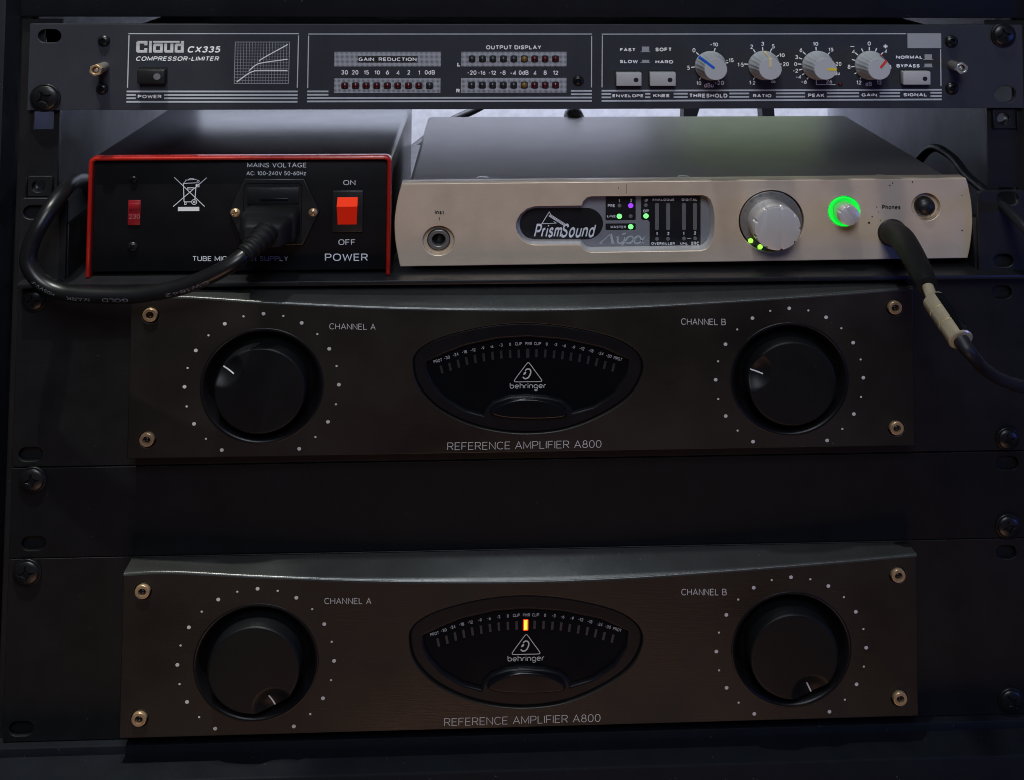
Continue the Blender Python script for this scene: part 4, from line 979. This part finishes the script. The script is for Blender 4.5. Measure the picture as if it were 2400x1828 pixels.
    def LT(st, fr, x0, y0, x1, y1, bold=0.0): 
        e_ = MB().text(st, fr, (x0, y0, x1, y1), YA, bold).shift(dx, 0, dz); e_.build('lettering', 'amp_print', fp, smooth=0)
    LT('CHANNEL A', 'P', 760.5, 1399, 870.4, 1415, -.006); LT('CHANNEL B', 'P', 1597, 1377.5, 1703, 1394.5, -.006)
    e_ = MB(); st = 'REFERENCE AMPLIFIER A800'; vs, fs = glyphs(st, -.012); x0 = min(v[0] for v in vs); x1 = max(v[0] for v in vs)
    a0, a1, a2 = V('N', 432, 1288), V('N', 1555, 1257), V('N', 432, 1232)
    z0_, z1_ = (a0.y+a1.y)/2, 0; hgt = a2.y-a0.y
    e_.add([(a0.x+(a1.x-a0.x)*(x-x0)/(x1-x0), YA-.12-.004*l, z0_+y*hgt) for x, y, l in vs], fs); e_.build('lettering', 'amp_print', fp, smooth=0)
    # meter: raised frame, dark glass, segments, power button
    YG = YA+3.2
    mi = [(285, 640), (400, 585), (560, 520), (800, 465), (1020, 448), (1290, 468), (1560, 525), (1750, 610), (1735, 720), (1650, 850), (1500, 950), (1345, 1000),
          (1335, 960), (1265, 905), (1150, 882), (1010, 874), (880, 885), (770, 920), (712, 975), (695, 1025), (560, 985), (420, 900), (330, 800), (290, 710)]
    minner = [tuple(V('N', x, y, YA+1.5)) for x, y in mi]
    fr_ = MB().plate([tuple(p_) for p_ in smooth_closed([tuple(V('N', x, y)) for x, y in mo], 4)], [minner], YA+1.2, -3, 1.1, 4).build('meter_frame', 'meter_frame', amp)
    gl = MB().box(min(p_[0] for p_ in mouter)+1.5, max(p_[0] for p_ in mouter)-1.5, YG, YG+3, min(p_[1] for p_ in mouter)+9, max(p_[1] for p_ in mouter)-5).build('meter_glass', 'meter_glass', amp)
    bt = [(748, 1020), (760, 985), (830, 945), (920, 915), (1020, 905), (1130, 915), (1230, 945), (1290, 985), (1298, 1030), (1200, 1050), (1020, 1056), (850, 1048)]
    MB().plate(smooth_closed([tuple(V('N', x, y, YA-.5)) for x, y in bt], 3), [], YA-.8, YA+3, .9, 4).build('power_button', 'black_gloss', amp, smooth=60)
    tops = [(390, 688), (452, 668), (513, 645), (573, 625), (635, 608), (698, 595), (762, 583), (825, 573), (890, 568), (953, 565), (1018, 562), (1082, 560), (1146, 562), (1210, 567), (1272, 573), (1333, 583), (1397, 593), (1460, 605), (1520, 622), (1580, 642), (1642, 660)]
    for i, (x, y) in enumerate(tops):
        c_ = V('N', x, y, YG); an = R(1.3*(i-10)); hh = 2.35 if i == 10 else 2.0; ww = .78 if i == 10 else .55
        ca2, sa2 = math.cos(an), math.sin(an)
        q_ = [(c_.x+a_*ww*ca2-b_*hh*sa2*-1, c_.y-a_*ww*sa2*-1*-1+b_*hh*ca2) for a_, b_ in ((-1, -1), (1, -1), (1, 1), (-1, 1))]
        if i == 10 and lit_: MB().flat(rrect(c_.x-1.25, c_.y-2.8, c_.x+1.25, c_.y+2.8, .5), YG-.06).build('segment_glow', 'amber_glow', gl, smooth=0)  # emissive plate added as the red halo round the lit segment
        MB().flat(q_, YG-.1).build('meter_segment', 'amber_lit' if (i == 10 and lit_) else 'segment_off', gl, smooth=0)
    labs = [('PROT', 363, 625), ('-30', 430, 600), ('-24', 493, 577), ('-18', 558, 557), ('-12', 620, 542), ('-9', 690, 527), ('-6', 755, 515), ('-3', 823, 503), ('0', 890, 497), ('CLIP', 951, 492), ('PWR', 1024, 490), ('CLIP', 1090, 489),
            ('0', 1157, 492), ('-3', 1221, 495), ('-6', 1284, 503), ('-9', 1352, 513), ('-12', 1414, 523), ('-18', 1480, 538), ('-24', 1550, 557), ('-30', 1610, 575), ('PROT', 1675, 594)]
    e = MB()
    for i, (st, x, y) in enumerate(labs):
        e.text_mm(st, V('N', x, y, YG), 1.55, R(-1.55*(i-10)), YG, .008, .72 if len(st) > 2 and st[0] != '-' else .8)
    e.build('meter_lettering', 'amp_print_dim', gl, smooth=0)
    e = MB(); t0 = [(1022, 629), (920, 762), (926, 773), (1112, 769), (1120, 757)]
    tri = smooth_closed([tuple(V('N', x, y, YG)) for x, y in ((1022, 631), (1034, 640), (1072, 692), (1116, 752), (1119, 764), (1108, 770), (1022, 772), (935, 774), (922, 768), (926, 755), (970, 694), (1010, 641))], 3)
    e.line(tri, .34, YG-.1, True)
    earL = [V('N', x, y, YG) for x, y in ((1000, 690), (1015, 678), (1035, 682), (1040, 705), (1025, 738), (1000, 750), (982, 738))]
    e.line(smooth_open(earL, 4), .62, YG-.11); e.flat([tuple(V('N', x, y, YG)) for x, y in ((985, 722), (990, 706), (1003, 696), (1008, 704), (1000, 718))], YG-.1)
    # rounded lower-case word
    A0 = V('N', 890, 822, YG); A1 = V('N', 1150, 822, YG); xh = (V('N', 890, 796, YG).y-A0.y)*.95; y_ = YG-.1
    def arcp(cx, cz, r, a0_, a1_, n=12): return [(cx+r*math.cos(R(a0_+(a1_-a0_)*i/n)), cz+r*math.sin(R(a0_+(a1_-a0_)*i/n))) for i in range(n+1)]
    word = []; adv = 0.0
    GL = {'b': ([[(0, 1.5), (0, .5)], arcp(.5, .5, .5, 180, -180)], 1.0), 'e': ([[(0, .5), (1, .5)], arcp(.5, .5, .5, 0, 310)], 1.0), 'h': ([[(0, 1.5), (0, 0)], arcp(.45, .55, .45, 180, 0)+[(.9, 0)]], .9),
          'r': ([[(0, 0), (0, .5)]+arcp(.5, .5, .5, 180, 85)], .55), 'i': ([[(0, 0), (0, 1)], [(0, 1.3), (0, 1.45)]], .0), 'n': ([[(0, 0), (0, .55)]+arcp(.45, .55, .45, 180, 0)+[(.9, 0)]], .9),
          'g': ([arcp(.5, .5, .5, 0, 360), [(1, .5), (1, -.1)]+arcp(.55, -.1, .45, 0, -150)], 1.0)}
    lst = []
    for ch in 'behringer':
        L_, w_ = GL[ch]; lst += [[(adv+x, z) for x, z in S_] for S_ in L_]; adv += w_+.36
    sx_ = (A1.x-A0.x)/(adv-.36)
    for S_ in lst: e.line([(A0.x+x*sx_, A0.y+z*xh) for x, z in S_], .34, y_)
    e.build('logo_lettering', 'amp_print', gl, smooth=0)
    return amp
amplifier(UN, 'unlit dark amplifier right under the shelf, knobs turned to the left', R(-57), R(-72), False)
amplifier(0, 'lowest dark amplifier with a glowing orange light in its meter', R(152), R(156), True)
# ================================================================== blank panel
bp = thing('blank_panel', 'plain black blanking panel between the two amplifiers', 'blank panel', (241, 0, -266.5))
ha, hb = at('M', 172, 465), at('L', 2105, 1165)
MB().plate(rrect(-.8, -266.6, 483.2, -222.6, .6), [slot(ha.x, ha.y, 11, 7), slot(hb.x, hb.y, 11, 7)], 0, 2, .3).build('panel', 'blank', bp)
